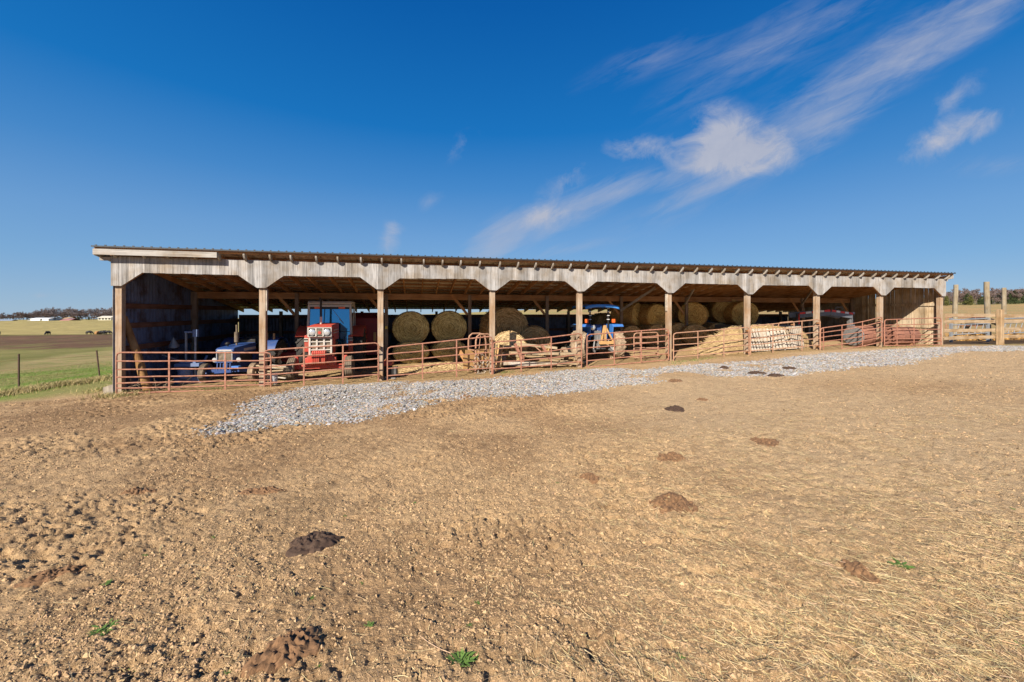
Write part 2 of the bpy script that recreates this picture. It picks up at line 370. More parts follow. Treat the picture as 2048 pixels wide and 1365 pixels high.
# ------------------------------------------------------------------ terrain
ZFA = [-30, -8, 0, 4.2, 7.6, 11.2, 14.3, 17.7, 21, 24.6, 28.3, 32, 34.7, 40, 60]
ZFZ = [-1.3, -1.0, -0.90, -0.82, -0.79, -0.70, -0.57, -0.47, -0.33, -0.17, -0.09, -0.06, -0.06, -0.12, -0.1]
RL = [0, 18, 38, 60, 90, 150, 210, 345, 500, 620, 900, 1500]
HL = [-.9, -.95, -2.0, -2.9, -4.0, -5.4, -6.3, -6.2, -5.7, -5.9, -9, -18]
RR = [0, 30, 60, 120, 210, 375, 520, 650, 900, 1500]
HR = [-.1, -.1, -.3, .1, 1.8, 6.6, 13, 18, 22, 24]
def ground(x, y):
    x = np.asarray(x, float); y = np.asarray(y, float)
    a, s = AS(x, y)
    fr = np.interp(a, ZFA, ZFZ)
    zc = np.clip(0.030 * (a - 8.9), -0.5, 0.5)
    t = np.clip(-s / 14.57, 0, 1.15)
    near = fr * (1 - t) + zc * t + 0.01 * np.clip(s, 0, 9)
    r = np.hypot(x, y); az = np.arctan2(x, np.maximum(y, 1e-6))
    wl_ = 1 - sst(az, -0.55, 0.65)
    far = np.interp(r, RL, HL) * wl_ + np.interp(r, RR, HR) * (1 - wl_)
    far = np.where(y < 0, near * 0.3, far)
    b = sst(r, 19, 38) * sst(np.where(s > -2, 1, 0.0) + np.clip(s + 12, 0, 10) / 10, 0, 1)
    inb = sst(a, -2, 0) * (1 - sst(a, 36, 39)) * sst(s, -4, -0.5) * (1 - sst(s, 9, 13))
    b = b * (1 - inb)
    return near * (1 - b) + far * b
def rough_at(x, y):
    a, s = AS(x, y)
    left = 1 - 0.62 * sst(x - 0.12 * y, -1.0, 2.2)
    out = 1 - sst(s, -1.2, -0.3) * 0.75
    return left * out * (1 - sst(np.hypot(x, y), 16, 30))
def disp(x, y):
    q = rough_at(x, y); n = fbm(x / 0.9, y / 0.9, 31)
    patch = 0.35 + 0.9 * sst(fbm(x / 1.6, y / 1.6, 77), 0.34, 0.62)
    warpx = x + 0.03 * (fbm(x / 0.08, y / 0.08, 5, 2) - 0.5); warpy = y + 0.03 * (fbm(x / 0.08, y / 0.08, 9, 2) - 0.5)
    crumb = fbm(warpx / 0.045, warpy / 0.045, 63, 4); ridge = 1 - np.abs(2 * fbm(warpx / 0.11, warpy / 0.11, 83, 4) - 1)
    pits = sst(fbm(warpx / 0.10, warpy / 0.07, 113, 3), 0.56, 0.72)
    return (0.05 * (n - 0.5) * (0.5 + q) + q * patch * (0.010 * clod(warpx / 0.13, warpy / 0.13, 3) + 0.016 * clod(warpx / 0.045, warpy / 0.045, 13)
            + 0.050 * (crumb - 0.5) + 0.022 * (ridge - 0.8) - 0.034 * pits - 0.022 * clod(x / 0.22, y / 0.22, 23) * sst(fbm(x / 2.2, y / 2.2, 41), 0.46, 0.62))
            + (0.25 + q) * 0.016 * (fbm(x / 0.03, y / 0.03, 51, 3) - 0.5)) * (1 - sst(np.hypot(x, y), 18, 30))
def zt(x, y): return float(ground(np.array([x]), np.array([y]))[0] + disp(np.array([x]), np.array([y]))[0])
def zg(x, y): return float(ground(np.array([x]), np.array([y]))[0])
def gp(px, py):
    """the ground point seen at a pixel of the photograph"""
    dx, dz = (px - 1024) / F, -(py - HOR) / F
    d = np.concatenate([np.linspace(0.8, 30, 1500), np.geomspace(30.1, 900, 1500)])
    h = EYE + dz * d - ground(dx * d, d); i = int(np.argmax(h < 0)) if (h < 0).any() else len(d) - 1
    return float(dx * d[i]), float(d[i])
def inpoly(x, y, poly):
    c = np.zeros(x.shape, bool); n = len(poly)
    for i in range(n):
        (x1, y1), (x2, y2) = poly[i], poly[i - 1]
        m = ((y1 > y) != (y2 > y)); xx = (x2 - x1) * (y - y1) / ((y2 - y1) if y2 != y1 else 1e-9) + x1
        c ^= m & (x < xx)
    return c
GRAVEL = [[gp(*p) for p in poly] for poly in (
    [(400, 866), (470, 845), (505, 825), (540, 795), (600, 778), (680, 770), (770, 766), (870, 764), (985, 758), (1080, 748), (1160, 741), (1240, 738), (1290, 743), (1330, 760),
     (1200, 775), (1060, 792), (900, 797), (840, 797), (830, 812), (800, 828), (700, 840), (600, 850), (500, 862)],
    [(1250, 747), (1290, 740), (1400, 731), (1500, 724), (1600, 713), (1700, 705), (1800, 700), (1890, 696), (2047, 693), (2100, 693), (2100, 700), (1950, 704), (1880, 708), (1880, 716), (1800, 730), (1700, 738), (1560, 750), (1440, 752), (1380, 745)])]
def gravel_w(x, y):
    n = fbm(x / 0.7, y / 0.7, 88) ; n2 = fbm(x / 2.0, y / 0.9, 95)
    wx, wy = x + 0.9 * (n - 0.5) + .5 * (fbm(x / .25, y / .25, 87) - .5), y + 1.0 * (n2 - 0.5) + .5 * (fbm(x / .25, y / .25, 86) - .5)
    m = inpoly(wx, wy, GRAVEL[0]) | inpoly(wx, wy, GRAVEL[1])
    return m * sst(fbm(x / 0.45 + 9, y / 0.8, 66) * .6 + fbm(x / 1.3, y / 0.7, 166) * .4, 0.34, 0.47)

def make_ground():
    ang = np.concatenate([np.linspace(-math.pi, R(-64), 50, endpoint=False), np.linspace(R(-64), R(64), 1000), np.linspace(R(64), math.pi, 50, endpoint=False)[1:]])
    rad = np.concatenate([[0.05, 0.3, 0.6, 0.9, 1.15], np.geomspace(1.3, 30, 720), np.geomspace(30.9, 1500, 130)])
    na, nr = len(ang), len(rad)
    AA, RRr = np.meshgrid(ang, rad); x = (np.sin(AA) * RRr).ravel(); y = (np.cos(AA) * RRr).ravel()
    z = ground(x, y); r = np.hypot(x, y); fine = r < 30
    z[fine] += disp(x[fine], y[fine])
    far = r > 25; z[far] += (0.35 * (fbm(x[far] / 14, y[far] / 14, 3) - 0.5) * sst(r[far], 25, 60))
    me = bpy.data.meshes.new("ground")
    me.vertices.add(len(x)); me.vertices.foreach_set("co", np.stack([x, y, z], 1).ravel())
    i = np.arange(nr - 1)[:, None] * na; j = np.arange(na)[None, :]; j2 = (j + 1) % na
    q = np.stack([i + j, i + j2, i + na + j2, i + na + j], -1).reshape(-1, 4)[:, ::-1]
    me.loops.add(q.size); me.polygons.add(len(q))
    me.loops.foreach_set("vertex_index", q.ravel()); me.polygons.foreach_set("loop_start", np.arange(len(q)) * 4)
    me.polygons.foreach_set("use_smooth", np.ones(len(q), bool)); me.update(); me.validate()
    # what the ground is made of, place by place
    def L(c0, c1, t): return c0 * (1 - t[:, None]) + c1 * t[:, None]
    C = lambda *c: np.array(c)[None, :]
    a, s = AS(x, y); az = np.arctan2(x, np.maximum(y, 1e-6)); n = fbm(x / 1.3, y / 1.3, 4); n2 = fbm(x / 4.5, y / 4.5, 14)
    tan, brown, pale = C(.50, .338, .182), C(.33, .207, .108), C(.58, .42, .245)
    col = L(np.repeat(tan, len(x), 0), np.repeat(brown, len(x), 0), np.clip(sst(n, .40, .62) * (.25 + .75 * rough_at(x, y)) * .7, 0, 1))
    col = L(col, pale, sst(x - .12 * y, -.2, 2.5) * sst(n2, .3, .6) * .75 * (r < 40))
    col = L(col, brown * .62, sst(fbm(x / .22, y / .22, 19), .55, .72) * .40 * rough_at(x, y))
    col = L(col, brown * .80, sst(a, -3, 0) * (1 - sst(a, 9, 13)) * sst(s, -6.5, -3) * (1 - sst(s, -.8, -.2)) * sst(fbm(x / .7, y / .7, 301), .35, .6) * .75)
    gw = gravel_w(x, y) * (r < 60); col = L(col, C(.36, .325, .275), gw * .65)
    inside = (a > -.2) & (a < 34.9) & (s > -.6) & (s < 9); col = L(col, np.repeat(C(.40, .28, .135), len(x), 0), inside * (.35 + .5 * sst(n, .3, .6)))
    # pasture on the left, from the wire fence to the ridge
    left = (1 - sst(az, -.55, .65)); past = sst(r + 2.5 * (n2 - .5) + 9 * sst(az, -.62, -.3), 17.5, 19.5) * (s > -2.5) * (~inside) * np.clip(1 - sst(a, -1.2, -.3) + sst(a, 35.2, 36.5) + sst(s, 8.8, 10), 0, 1)
    nn = fbm(x / 9, y / 9, 24); g1, g2, g3 = C(.16, .19, .045), C(.27, .225, .10), C(.125, .075, .042)
    u = x / np.maximum(y, 1); mixb = fbm(x / 3, y / 9, 191, 5); fine_ = fbm(x / .9, y / 2.2, 64, 5)
    d = np.abs(y); db = 24 + np.clip(u + 1.03, -.6, .5) * 24; dc = 52 + np.clip(u + 1.03, -.4, .3) * 90
    g1, g2, g3 = C(.165, .255, .040), C(.33, .265, .115), C(.125, .072, .040)
    f = L(np.repeat(g1, len(x), 0), np.repeat(g2, len(x), 0), sst(nn * .5 + fine_ * .5, .50, .64) * .65)
    f = L(f, np.repeat(g2, len(x), 0) * (.72 + .5 * fine_[:, None]), sst(d + 5 * (fine_ - .5), db - 1, db + 1.5) * (.70 + .3 * sst(fine_, .40, .5)))
    f = L(f, C(.17, .17, .045), sst(d + 8 * (fine_ - .5), dc - 3, dc + 3) * (.65 + .35 * sst(nn, .4, .6)))
    f = L(f, g3 * (.45 + 1.1 * mixb[:, None]), sst(d + 50 * (fbm(x / 9, y / 14, 91) - .5) + 30 * (mixb - .5), 60, 78) * (1 - sst(d + 5 * (mixb - .5), 134, 141)) * (.72 + .28 * sst(mixb, .4, .5)))
    f = L(f, C(.375, .305, .120), sst(d, 137, 143) * (.8 + .2 * sst(nn, .4, .6))); f = f * (.74 + .52 * fbm(x / 2.0, y / 6.0, 207, 5))[:, None]
    # on the right: trampled mud by the pens, then a dry hill field
    h = L(np.repeat(C(.40, .26, .115), len(x), 0), np.repeat(C(.33, .255, .11), len(x), 0), sst(nn, .4, .62))
    h = L(h, C(.30, .27, .10), sst(r, 350, 370) * (1 - sst(r, 400, 430)) * .8)
    f = L(h, f, sst(left, .35, .65)); col = L(col, f, past * 1.0)
    mud = (a > 35.2) * sst(s, .15, .6) * (1 - sst(s, 5.5, 8)); col = L(col, C(.12, .07, .035), mud * .85)
    at = me.color_attributes.new("soil", 'FLOAT_COLOR', 'POINT'); at.data.foreach_set("color", np.concatenate([np.clip(col, 0, 1), np.ones((len(x), 1))], 1).ravel())
    t = NT("soil"); va = t.new("ShaderNodeVertexColor", layer_name="soil"); v = t.tc.outputs['Object']
    n1 = t.noise(v, 9, 8, 0.75); n2_ = t.noise(v, 70, 4, 0.7); n3 = t.noise(t.mapped((1, 2.4, 1)), 26, 5, 0.7, 1.0)
    c = t.mix(1.0, va.outputs[0], t.ramp(n1, [(0.3, (.66, .62, .58)), (0.5, (1, 1, 1)), (0.72, (1.22, 1.22, 1.2))]), 'MULTIPLY')
    c = t.mix(1.0, c, t.ramp(n2_, [(0.32, (.72, .70, .68)), (0.55, (1, 1, 1)), (0.75, (1.16, 1.16, 1.14))]), 'MULTIPLY')
    n4 = t.noise(v, 170, 3, 0.7); n5 = t.noise(t.mapped((1, 1.5, 1)), 42, 6, 0.75, 0.8)
    c = t.mix(1.0, c, t.ramp(n4, [(0.34, (.70, .67, .64)), (0.5, (1, 1, 1)), (0.70, (1.25, 1.25, 1.22))]), 'MULTIPLY')
    c = t.mix(t.ramp(n5, [(0.30, (.8, .8, .8)), (0.385, (0, 0, 0))]), c, (.13, .078, .042))      # bits of dung and rotted straw trodden in
    t.color(c); t.rough(0.95, 0, 0.15); t.bump(t.math('ADD', t.math('ADD', n3, t.math('MULTIPLY', n2_, .8)), t.math('MULTIPLY', n4, .5)), 0.9, 0.022)
    me.materials.append(t.m)
    o = bpy.data.objects.new("ground", me); sc.collection.objects.link(o); tag(o, kind='structure')
make_ground()

# ------------------------------------------------------------------ the pole barn
M['tag'] = plain("yellow_tag", (.75, .55, .08), .5, 0, .1)
ZB = -0.90
barn = empty("pole_barn", W(0, 0, ZB), YAW, "long open fronted pole barn of grey boards under a single slope metal roof", "barn")
def zl(z): return z - ZB
POSTS = [228, 525, 761, 985, 1160, 1339, 1497, 1636, 1763, 1883]
PA = [A(p, 0.05) for p in POSTS]; PA[0] = 0.08
LEN = PA[-1] + 0.1
TIP, ARCH, FTOP = zl(2.40), zl(2.80), zl(3.29)
RS = 0.18
def roof_z(s): return zl(3.53) - RS * (s + 0.3)         # underside of the sheet
DEP = 8.7; MIDS = 4.35
# fascia of upright boards, cut to a shallow arch in every bay
prof = [(-0.06, TIP)]
for i, a in enumerate(PA):
    if i > 0: prof += [(a - 0.66, ARCH), (a - 0.13, TIP)]
    if i < len(PA) - 1: prof += [(a + 0.13, TIP), (a + 0.66, ARCH)]
prof.append((LEN + 0.03, TIP))
prof = [(x, z + 0.012 * math.sin(x * 1.3)) for x, z in prof]
px_ = [p[0] for p in prof]; pz_ = [p[1] for p in prof]
m = MB(); x = -0.06
while x < LEN + 0.02:
    x1 = min(x + 0.2, LEN + 0.03); ins = [q for q in px_ if x + 0.006 < q < x1 - 0.006]
    xs = [x + 0.003] + ins + [x1 - 0.003]
    dz = rnd.uniform(-.006, .006); top = FTOP + rnd.uniform(-.015, .01); y0 = -0.055 + rnd.uniform(-.004, .004)
    poly = [(q, float(np.interp(q, px_, pz_)) + dz) for q in xs] + [(x1 - 0.003, top), (x + 0.003, top)]
    m.prism(poly, 'y', y0, y0 + 0.028); x = x1
m.build("fascia", M['fascia'], barn, smooth=False)
m = MB().box(0, LEN, -0.025, 0.03, ARCH + .08, ARCH + .32); m.build("header_beam", M['beam'], barn)
for i in range(len(PA)):      # trim under the slanted cuts
    for sgn in (-1, 1):
        if (i == 0 and sgn < 0) or (i == len(PA) - 1 and sgn > 0): continue
        a = PA[i]; MB().bar((a + sgn * .13, -0.005, TIP + .02), (a + sgn * .66, -0.005, ARCH + .02), .06, .03).build("arch_trim", M['beam'], barn)
# front posts
for i, a in enumerate(PA):
    zb = zl(float(np.interp(a, ZFA, ZFZ))) - .3; wd = .095 if i else .085
    MB().box(a - wd, a + wd, 0.035, 0.21, zb, TIP + .3).build("front_post", M['post'], barn, bevel=.008)
    if i in (1, 5):
        MB().box(a + (wd + .006 if i == 1 else -wd - .035), a + (wd + .035 if i == 1 else -wd - .006), .04, .16, TIP - .75, TIP - .05).build("post_cleat", M['pallet'], barn)
# rafters, with weathered ends that run out through the fascia
ns = int((LEN + 0.3) / 0.69)
for i in range(ns + 1):
    a = 0.10 + i * (LEN - .2) / ns
    a += rnd.uniform(-.05, .05) if 0 < i < ns else 0
    MB().add([(a - .02, s_, roof_z(s_) - h) for s_ in (-.05, DEP + .35) for h in (.06, .25)] + [(a + .02, s_, roof_z(s_) - h) for s_ in (-.05, DEP + .35) for h in (.06, .25)],
             [(0, 1, 3, 2), (4, 6, 7, 5), (0, 2, 6, 4), (1, 5, 7, 3), (0, 4, 5, 1), (2, 3, 7, 6)]).build("rafter", M['rafter'], barn)
    MB().prism([(-.27, roof_z(-.27) - .06), (-.27, roof_z(-.27) - .13), (-.2, roof_z(-.2) - .225), (-.053, roof_z(-.053) - .252), (-.053, roof_z(-.053) - .06)], 'x', a - .025, a + .025).build("rafter_end", M['lookout'], barn)
for s_ in np.arange(-.22, DEP + .4, .62):
    MB().add([(x_, s_ + e, roof_z(s_ + e) - h) for x_ in (-.33, LEN + .17) for e in (-.045, .045) for h in (.004, .058)],
             [(0, 1, 3, 2), (4, 6, 7, 5), (0, 2, 6, 4), (1, 5, 7, 3), (0, 4, 5, 1), (2, 3, 7, 6)]).build("purlin", M['beam'], barn)
# ribbed roof sheet
xs = []; hs_ = []; x = -.36
while x < LEN + .2:
    for dx_, h in ((0, 0), (.09, 0), (.105, .022), (.125, .022), (.14, 0)): xs.append(x + dx_); hs_.append(h)
    x += .23
def roof(name, lift, thick, mat, parent):
    m = MB(); n = len(xs); sv = [-.33, DEP * .33, DEP * .66, DEP + .45]
    for th in (0, thick):
        for s_ in sv:
            for x_, h in zip(xs, hs_): m.v.append((x_, s_ - th * .2, roof_z(s_) + lift + h + th))
    N = n * len(sv)
    for k_ in range(len(sv) - 1):
        for i in range(n - 1):
            a = k_ * n + i; m.f.append((a, a + n, a + n + 1, a + 1)); m.f.append((N + a, N + a + 1, N + a + n + 1, N + a + n))
    for i in range(n - 1):
        m.f.append((i, i + 1, N + i + 1, N + i)); e = (len(sv) - 1) * n + i; m.f.append((e, N + e, N + e + 1, e + 1))
    return m.build(name, mat, parent)
rf = roof("roof", 0.004, .004, M['roof'], barn)
m = MB()
for k_ in range(int(len(xs) / 5)):
    x_ = xs[k_ * 5 + 2]
    m.box(x_ - .012, x_ + .035, -.345, -.325, roof_z(-.33) + .006, roof_z(-.33) + .05)
x_ = -.36
m.box(-.36, LEN + .2, -.343, -.331, roof_z(-.33) - .02, roof_z(-.33) + .022)
m.build("drip_edge", M['rooftop'], rf)
# plank nailed over the first rafter ends
ae = A(433, -.33)
MB().box(-.34, ae, -.315, -.275, roof_z(-.3) - .235, roof_z(-.3) - .062).build("eave_board", M['eave'], barn, bevel=.004)
for x_ in (-.34, LEN + .12):      # barge rafters of the gable overhangs
    MB().add([(x_ + e, s_, roof_z(s_) - h) for e in (0, .05) for s_ in (-.27, DEP + .4) for h in (.06, .24)],
             [(0, 1, 3, 2), (4, 6, 7, 5), (0, 2, 6, 4), (1, 5, 7, 3), (0, 4, 5, 1), (2, 3, 7, 6)]).build("barge_rafter", M['eave'], barn)
for x0, x1 in ((-.34, -.065), (LEN + .035, LEN + .18)):
    MB().box(x0, x1, -.05, .05, FTOP - .13, FTOP - .03).build("outrigger", M['eave'], barn)
# middle row: tie beam and posts
zm = roof_z(MIDS) - .255
MB().box(.1, LEN - .1, MIDS - .045, MIDS + .045, zm - .27, zm).build("tie_beam", M['beam'], barn)
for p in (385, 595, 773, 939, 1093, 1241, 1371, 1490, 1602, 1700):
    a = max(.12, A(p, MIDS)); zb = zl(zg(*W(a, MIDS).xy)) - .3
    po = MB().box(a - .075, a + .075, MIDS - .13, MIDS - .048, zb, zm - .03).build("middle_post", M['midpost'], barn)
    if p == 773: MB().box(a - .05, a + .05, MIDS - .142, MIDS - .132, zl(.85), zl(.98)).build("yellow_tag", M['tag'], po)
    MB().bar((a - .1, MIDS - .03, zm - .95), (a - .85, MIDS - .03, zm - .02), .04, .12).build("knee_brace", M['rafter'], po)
for (p0, s0, y0, p1, s1, y1) in ((1241, 4.0, 622, 1318, 2.6, 571), (1370, 4.1, 609, 1388, 3.2, 578), (1601, 4.1, 612, 1625, 2.6, 580)):
    a0, a1 = A(p0, s0), A(p1, s1)
    MB().bar((a0, s0, zl(Z(y0, a0, s0))), (a1, s1, zl(Z(y1, a1, s1))), .05, .11).build("brace", M['lookout'], barn)
# side and back walls
def corr(m, along, fixed, t0, t1, zlo, zhi, amp=.016, pitch=.16, th=.004):
    """ribbed sheet standing upright; along: 'x' or 'y'"""
    n = int((t1 - t0) / pitch * 4); P = []
    for i in range(n + 1):
        t = t0 + (t1 - t0) * i / n; P.append((t, fixed + amp * (1 if i % 4 in (1, 2) else 0)))
    o = len(m.v)
    for t, q in P:
        for z_, e in ((zlo(t), 0), (zhi(t), 0), (zlo(t), th), (zhi(t), th)):
            m.v.append((t, q + e, z_) if along == 'x' else (q + e, t, z_))
    for i in range(n):
        a, b = o + i * 4, o + i * 4 + 4
        m.f += [(a, b, b + 1, a + 1), (a + 2, a + 3, b + 3, b + 2), (a + 1, b + 1, b + 3, a + 3)]
    return m
gzl = lambda s_: zl(zg(*W(0, s_).xy)) - .1
lw = corr(MB(), 'y', -.045, .02, DEP, gzl, lambda s_: roof_z(s_) - .07).build("left_wall", M['wallmetal'], barn)
corr(MB(), 'x', .02, -.30, -.06, lambda t: zl(-1.3), lambda t: zl(-.56) + .35 * t).build("skirt_sheet", M['outmetal'], lw)
MB().box(-.062, -.048, .03, .3, gzl(0) - .2, zl(2.3)).build("corner_trim", M['outmetal'], lw)
for z_ in (1.80, 1.18, .46):
    MB().box(-.022, .02, .22, DEP, zl(z_) - .085, zl(z_) + .085).build("girt", M['girt'], lw)
MB().box(-.02, .16, MIDS - .1, MIDS + .1, gzl(0) - .2, roof_z(MIDS) - .26).build("wall_post", M['midpost'], lw)
for z_, p0 in ((1.0, 0.3), (0.1, .3)):
    pass
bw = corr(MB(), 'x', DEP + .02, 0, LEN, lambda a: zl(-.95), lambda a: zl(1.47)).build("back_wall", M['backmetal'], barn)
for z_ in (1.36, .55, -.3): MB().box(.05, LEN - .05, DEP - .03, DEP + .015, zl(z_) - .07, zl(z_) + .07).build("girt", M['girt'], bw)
i = 0
for a in np.arange(2.0, LEN, 4.0):
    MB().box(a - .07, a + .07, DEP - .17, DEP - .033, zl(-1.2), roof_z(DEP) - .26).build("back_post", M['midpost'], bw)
rw = None; m = MB(); s_ = .25
while s_ < DEP:
    s1 = min(s_ + .19, DEP); g = rnd.uniform(.003, .011); dx = rnd.uniform(-.005, .005)
    if abs(s_ - 2.9) < .12: g = .03
    m.prism([(s_ + g, zl(-.3)), (s1 - g, zl(-.3)), (s1 - g, roof_z(s1) - .07), (s_ + g, roof_z(s_) - .07)], 'x', LEN - .02 + dx, LEN + .006 + dx); s_ = s1
rw = m.build("right_wall", M['plank'], barn, smooth=False)
for z_ in (.86, 2.0): MB().box(LEN - .07, LEN - .03, .22, DEP, zl(z_) - .07, zl(z_) + .07).build("girt", M['plank'], rw)
MB().box(LEN - .18, LEN - .03, MIDS - .08, MIDS + .08, zl(-.4), roof_z(MIDS) - .26).build("wall_post", M['midpost'], rw)

# ------------------------------------------------------------------ gates
GS = -.14
FR6 = [0, .2, .4, .6, .8, 1.0]; FR7 = [0, .215, .42, .605, .755, .88, 1.0]
def gate(p0, yt0, yb0, p1, yt1, yb1, fr, ups, label, mat='gate', s=GS, s1=None, sag=0.0, bend=0.0, name="farm_gate", group="red tube gates along the barn front", cat="gate", r=.0235):
    s1 = s if s1 is None else s1
    a0, a1 = A(p0, s), A(p1, s1); o = W(a0, s, Z(yb0, a0, s)); root = empty(name, o, YAW, label, cat, group)
    P0t, P0b = Vector((0, 0, Z(yt0, a0, s) - o.z)), Vector((0, 0, 0))
    P1t, P1b = Vector((a1 - a0, s1 - s, Z(yt1, a1, s1) - o.z)), Vector((a1 - a0, s1 - s, Z(yb1, a1, s1) - o.z))
    def pt(t, u): 
        q = (P0t.lerp(P1t, t)).lerp(P0b.lerp(P1b, t), u); q = Vector(q)
        q.z -= sag * math.sin(math.pi * t) - bend * max(0, t - .35) ** 2 ; return q
    mt = M[mat]; c = .08 / max(1, (P1t - P0t).length); ch = .08 / max(.5, P0t.z)
    loop = [pt(0, 1), pt(0, ch * 1.5), pt(c * .3, ch * .45), pt(c * 1.5, 0)] + [pt(t, 0) for t in np.linspace(.1, .9, 9)] + [pt(1 - c * 1.5, 0), pt(1 - c * .3, ch * .45), pt(1, ch * 1.5), pt(1, 1)]
    loop += [pt(t, 1) for t in np.linspace(.95, 0, 10)]
    MB().tube(loop, r, 8).build("frame", mt, root)
    for u in fr[1:-1]: MB().tube([pt(t, u) + Vector((0, rnd.uniform(-.006, .006), rnd.uniform(-.008, .008))) for t in np.linspace(0, 1, 9)], r * .9, 8).build("rail", mt, root)
    for p in ups:
        t = (A(p, s) - a0) / (a1 - a0)
        a_, b_ = pt(t, 0), pt(t, 1); MB().bar(a_ + Vector((0, -.022, 0)), b_ + Vector((0, -.022, 0)), .045, .012, (0, 1, 0)).build("upright", mt, root)
    for u in (.12, .85):
        q = pt(0 if ups and ups[0] < 0 else 1, u); MB().box(q.x - .03, q.x + .05, q.y, q.y + .16, q.z - .035, q.z + .035).build("hinge", M['rust'], root)
    return root
gate(233, 705.5, 787, 542, 706, 778, FR7, [339, 451], "level red seven bar gate at the barn's low end beside the leaning log")
gate(529, 701, 783, 757, 686, 765, FR6, [608, 686], "red tube gate in front of the red cab tractor", r=.0235)
gate(775, 695, 766, 984, 673, 752, FR6, [845, 913], "red tube gate before the two tiers of greenish hay bales")
gate(986, 685, 752, 1163, 667, 737, FR6, [1042, 1102], "red tube gate before the pale straw bale and old timbers", sag=.03)
gate(1174, 670, 735, 1337, 658, 720, FR6, [1228, 1282], "red tube gate behind which the blue canopy tractor is backed in")
gate(1347, 667, 727, 1498, 655, 714, FR6, [1395, 1447], "dusty red tube gate before the heap of bright straw", 'gate2')
gate(1501, 653, 715, 1640, 639, 703, FR6, [1545, 1603], "dusty red tube gate before the leaning pallets", 'gate2')
gate(1641, 657, 703, 1764, 640, 690, FR6, [1646, 1683, 1724], "bent red tube gate curving upward before the black trailer neck", 'gate', bend=.35)
gate(1769, 640, 692, 1882, 636, 690, FR7, [1793, 1827], "red tube gate at the barn's high end by the sunlit plank wall", 'gate')
gate(1268, 667, 716, 1316, 665, 716, FR6, [1280], "short loose gate panel standing behind the canopy tractor's gate", 'gate2', s=.7, group="loose gate panels inside the barn")
gate(1557, 646, 700, 1588, 643, 700, FR6, [], "short loose gate panel behind the leaning pallets", 'gate2', s=1.4, group="loose gate panels inside the barn")

# ------------------------------------------------------------------ hay
def hay_shape(r, ln, seed, sz=0.94, n=40, fray=0.03):
    """round bale lying along y, a little slumped, its ends dished and frayed"""
    g = random.Random(seed); m = MB()
    prof = [(r * q, -ln / 2 - e) for q, e in ((.02, -.03), (.25, .0), (.5, .02), (.75, .03), (.92, .01), (.985, -.04))] + [(r, -ln / 2 + .14), (r * 1.005, -ln / 4), (r * .995, 0), (r * 1.005, ln / 4), (r, ln / 2 - .14), (r * .985, ln / 2 - .04), (r * .9, ln / 2), (r * .5, ln / 2), (r * .02, ln / 2 - .03)]
    m.lathe(prof, 'y', n)
    o = []
    for (x, y, z) in m.v:
        e = 1 + g.uniform(-fray, fray); zz = z * sz * e
        if zz < -r * .82: zz = -r * .82 + (zz + r * .82) * .3
        o.append((x * (1.02 if z < 0 else 1) * e, y + g.uniform(-fray, fray) * .7, zz))
    m.v = o; return m
def stalks(m, r, ln, seed, cnt, sz=0.94, wd=.0095, l0=.06, l1=.26):
    """loose stalks lying round the end face and sticking out of the edge"""
    g = random.Random(seed)
    for _ in range(cnt):
        if g.random() < .62:
            q = r * math.sqrt(g.random()) * .98; t = g.uniform(0, 6.283); L = g.uniform(l0, l1); dt = L / max(q, .12)
            pts = []
            for i in range(3):
                a = t + dt * (i - 1) * .5; pts.append((q * math.cos(a), -ln / 2 - .03 - g.uniform(0, .035), max(-r * .8, q * math.sin(a) * sz)))
        else:
            t = g.uniform(-.2, 3.35); y = g.uniform(-ln / 2, ln / 2); L = g.uniform(l0, l1) * .7; a = t + g.uniform(-.5, .5) * L / r
            pts = [(r * 1.0 * math.cos(t), y, r * sz * math.sin(t)), ((r + .02) * math.cos((t + a) / 2), y + g.uniform(-.05, .05), (r + .02) * sz * math.sin((t + a) / 2)), ((r + g.uniform(.0, .05)) * math.cos(a + .02), y + g.uniform(-.12, .12), (r + g.uniform(0, .05)) * sz * math.sin(a + .02))]
        m.tube(pts, [wd, wd, wd * .5], 3, False)
bale_protos = {}
def bale(px, s, zc, r, mat, label, group, yaw=0.0, ln=1.3, cnt=900, sz=.94):
    a = A(px, s); key = (mat, round(r, 2), round(ln, 2))
    if key not in bale_protos:
        body = hay_shape(r, ln, len(bale_protos) + 3, sz).build("hay_bale", M[mat], None)
        mm = MB(); stalks(mm, r, ln, len(bale_protos) + 9, cnt, sz); st = mm.build("loose_stalk", M["stalk_" + mat], body); st['kind'] = 'stuff'
        bale_protos[key] = body; o = body
    else: o = copy_tree(bale_protos[key])
    z0 = zg(*W(a, s).xy)
    o.location = W(a, s + ln / 2, z0 + zc if zc is not None else z0 + r * .84); o.rotation_euler = (0, 0, YAW + yaw)
    return tag(o, label, "hay bale", group)
G3, G5 = "greenish round hay bales in two tiers", "brown round hay bales stacked in two tiers"
bale(822, 4.1, 0.50, .80, 'hay_green', "lower greenish round hay bale beside the inner post with the yellow tag", G3, 0, sz=.62, cnt=900)
bale(899, 4.1, 0.50, .80, 'hay_green', "lower greenish round hay bale behind the slanting timber prop", G3, 0.05, sz=.62)
bale(821, 4.3, 1.58, .81, 'hay_green', "upper greenish round hay bale beside the inner post with the yellow tag", G3, .04, cnt=1300)
bale(900, 4.3, 1.56, .81, 'hay_green', "upper greenish round hay bale above the slanting timber prop", G3, -.05)
bale(1013, 3.4, 1.45, 1.02, 'hay_dark', "biggest dark brown hay bale rising behind the pale straw bale", None, .1, 1.4, cnt=1300)
bale(1004, 3.4, .50, .82, 'hay_dark', "dark hay bale at ground level under the biggest brown bale", None, 0, sz=.62)
bale(1076, 3.2, .74, .78, 'hay_dark', "low dark brown hay bale beside the inner post past the straw", None, -.25, 1.35)
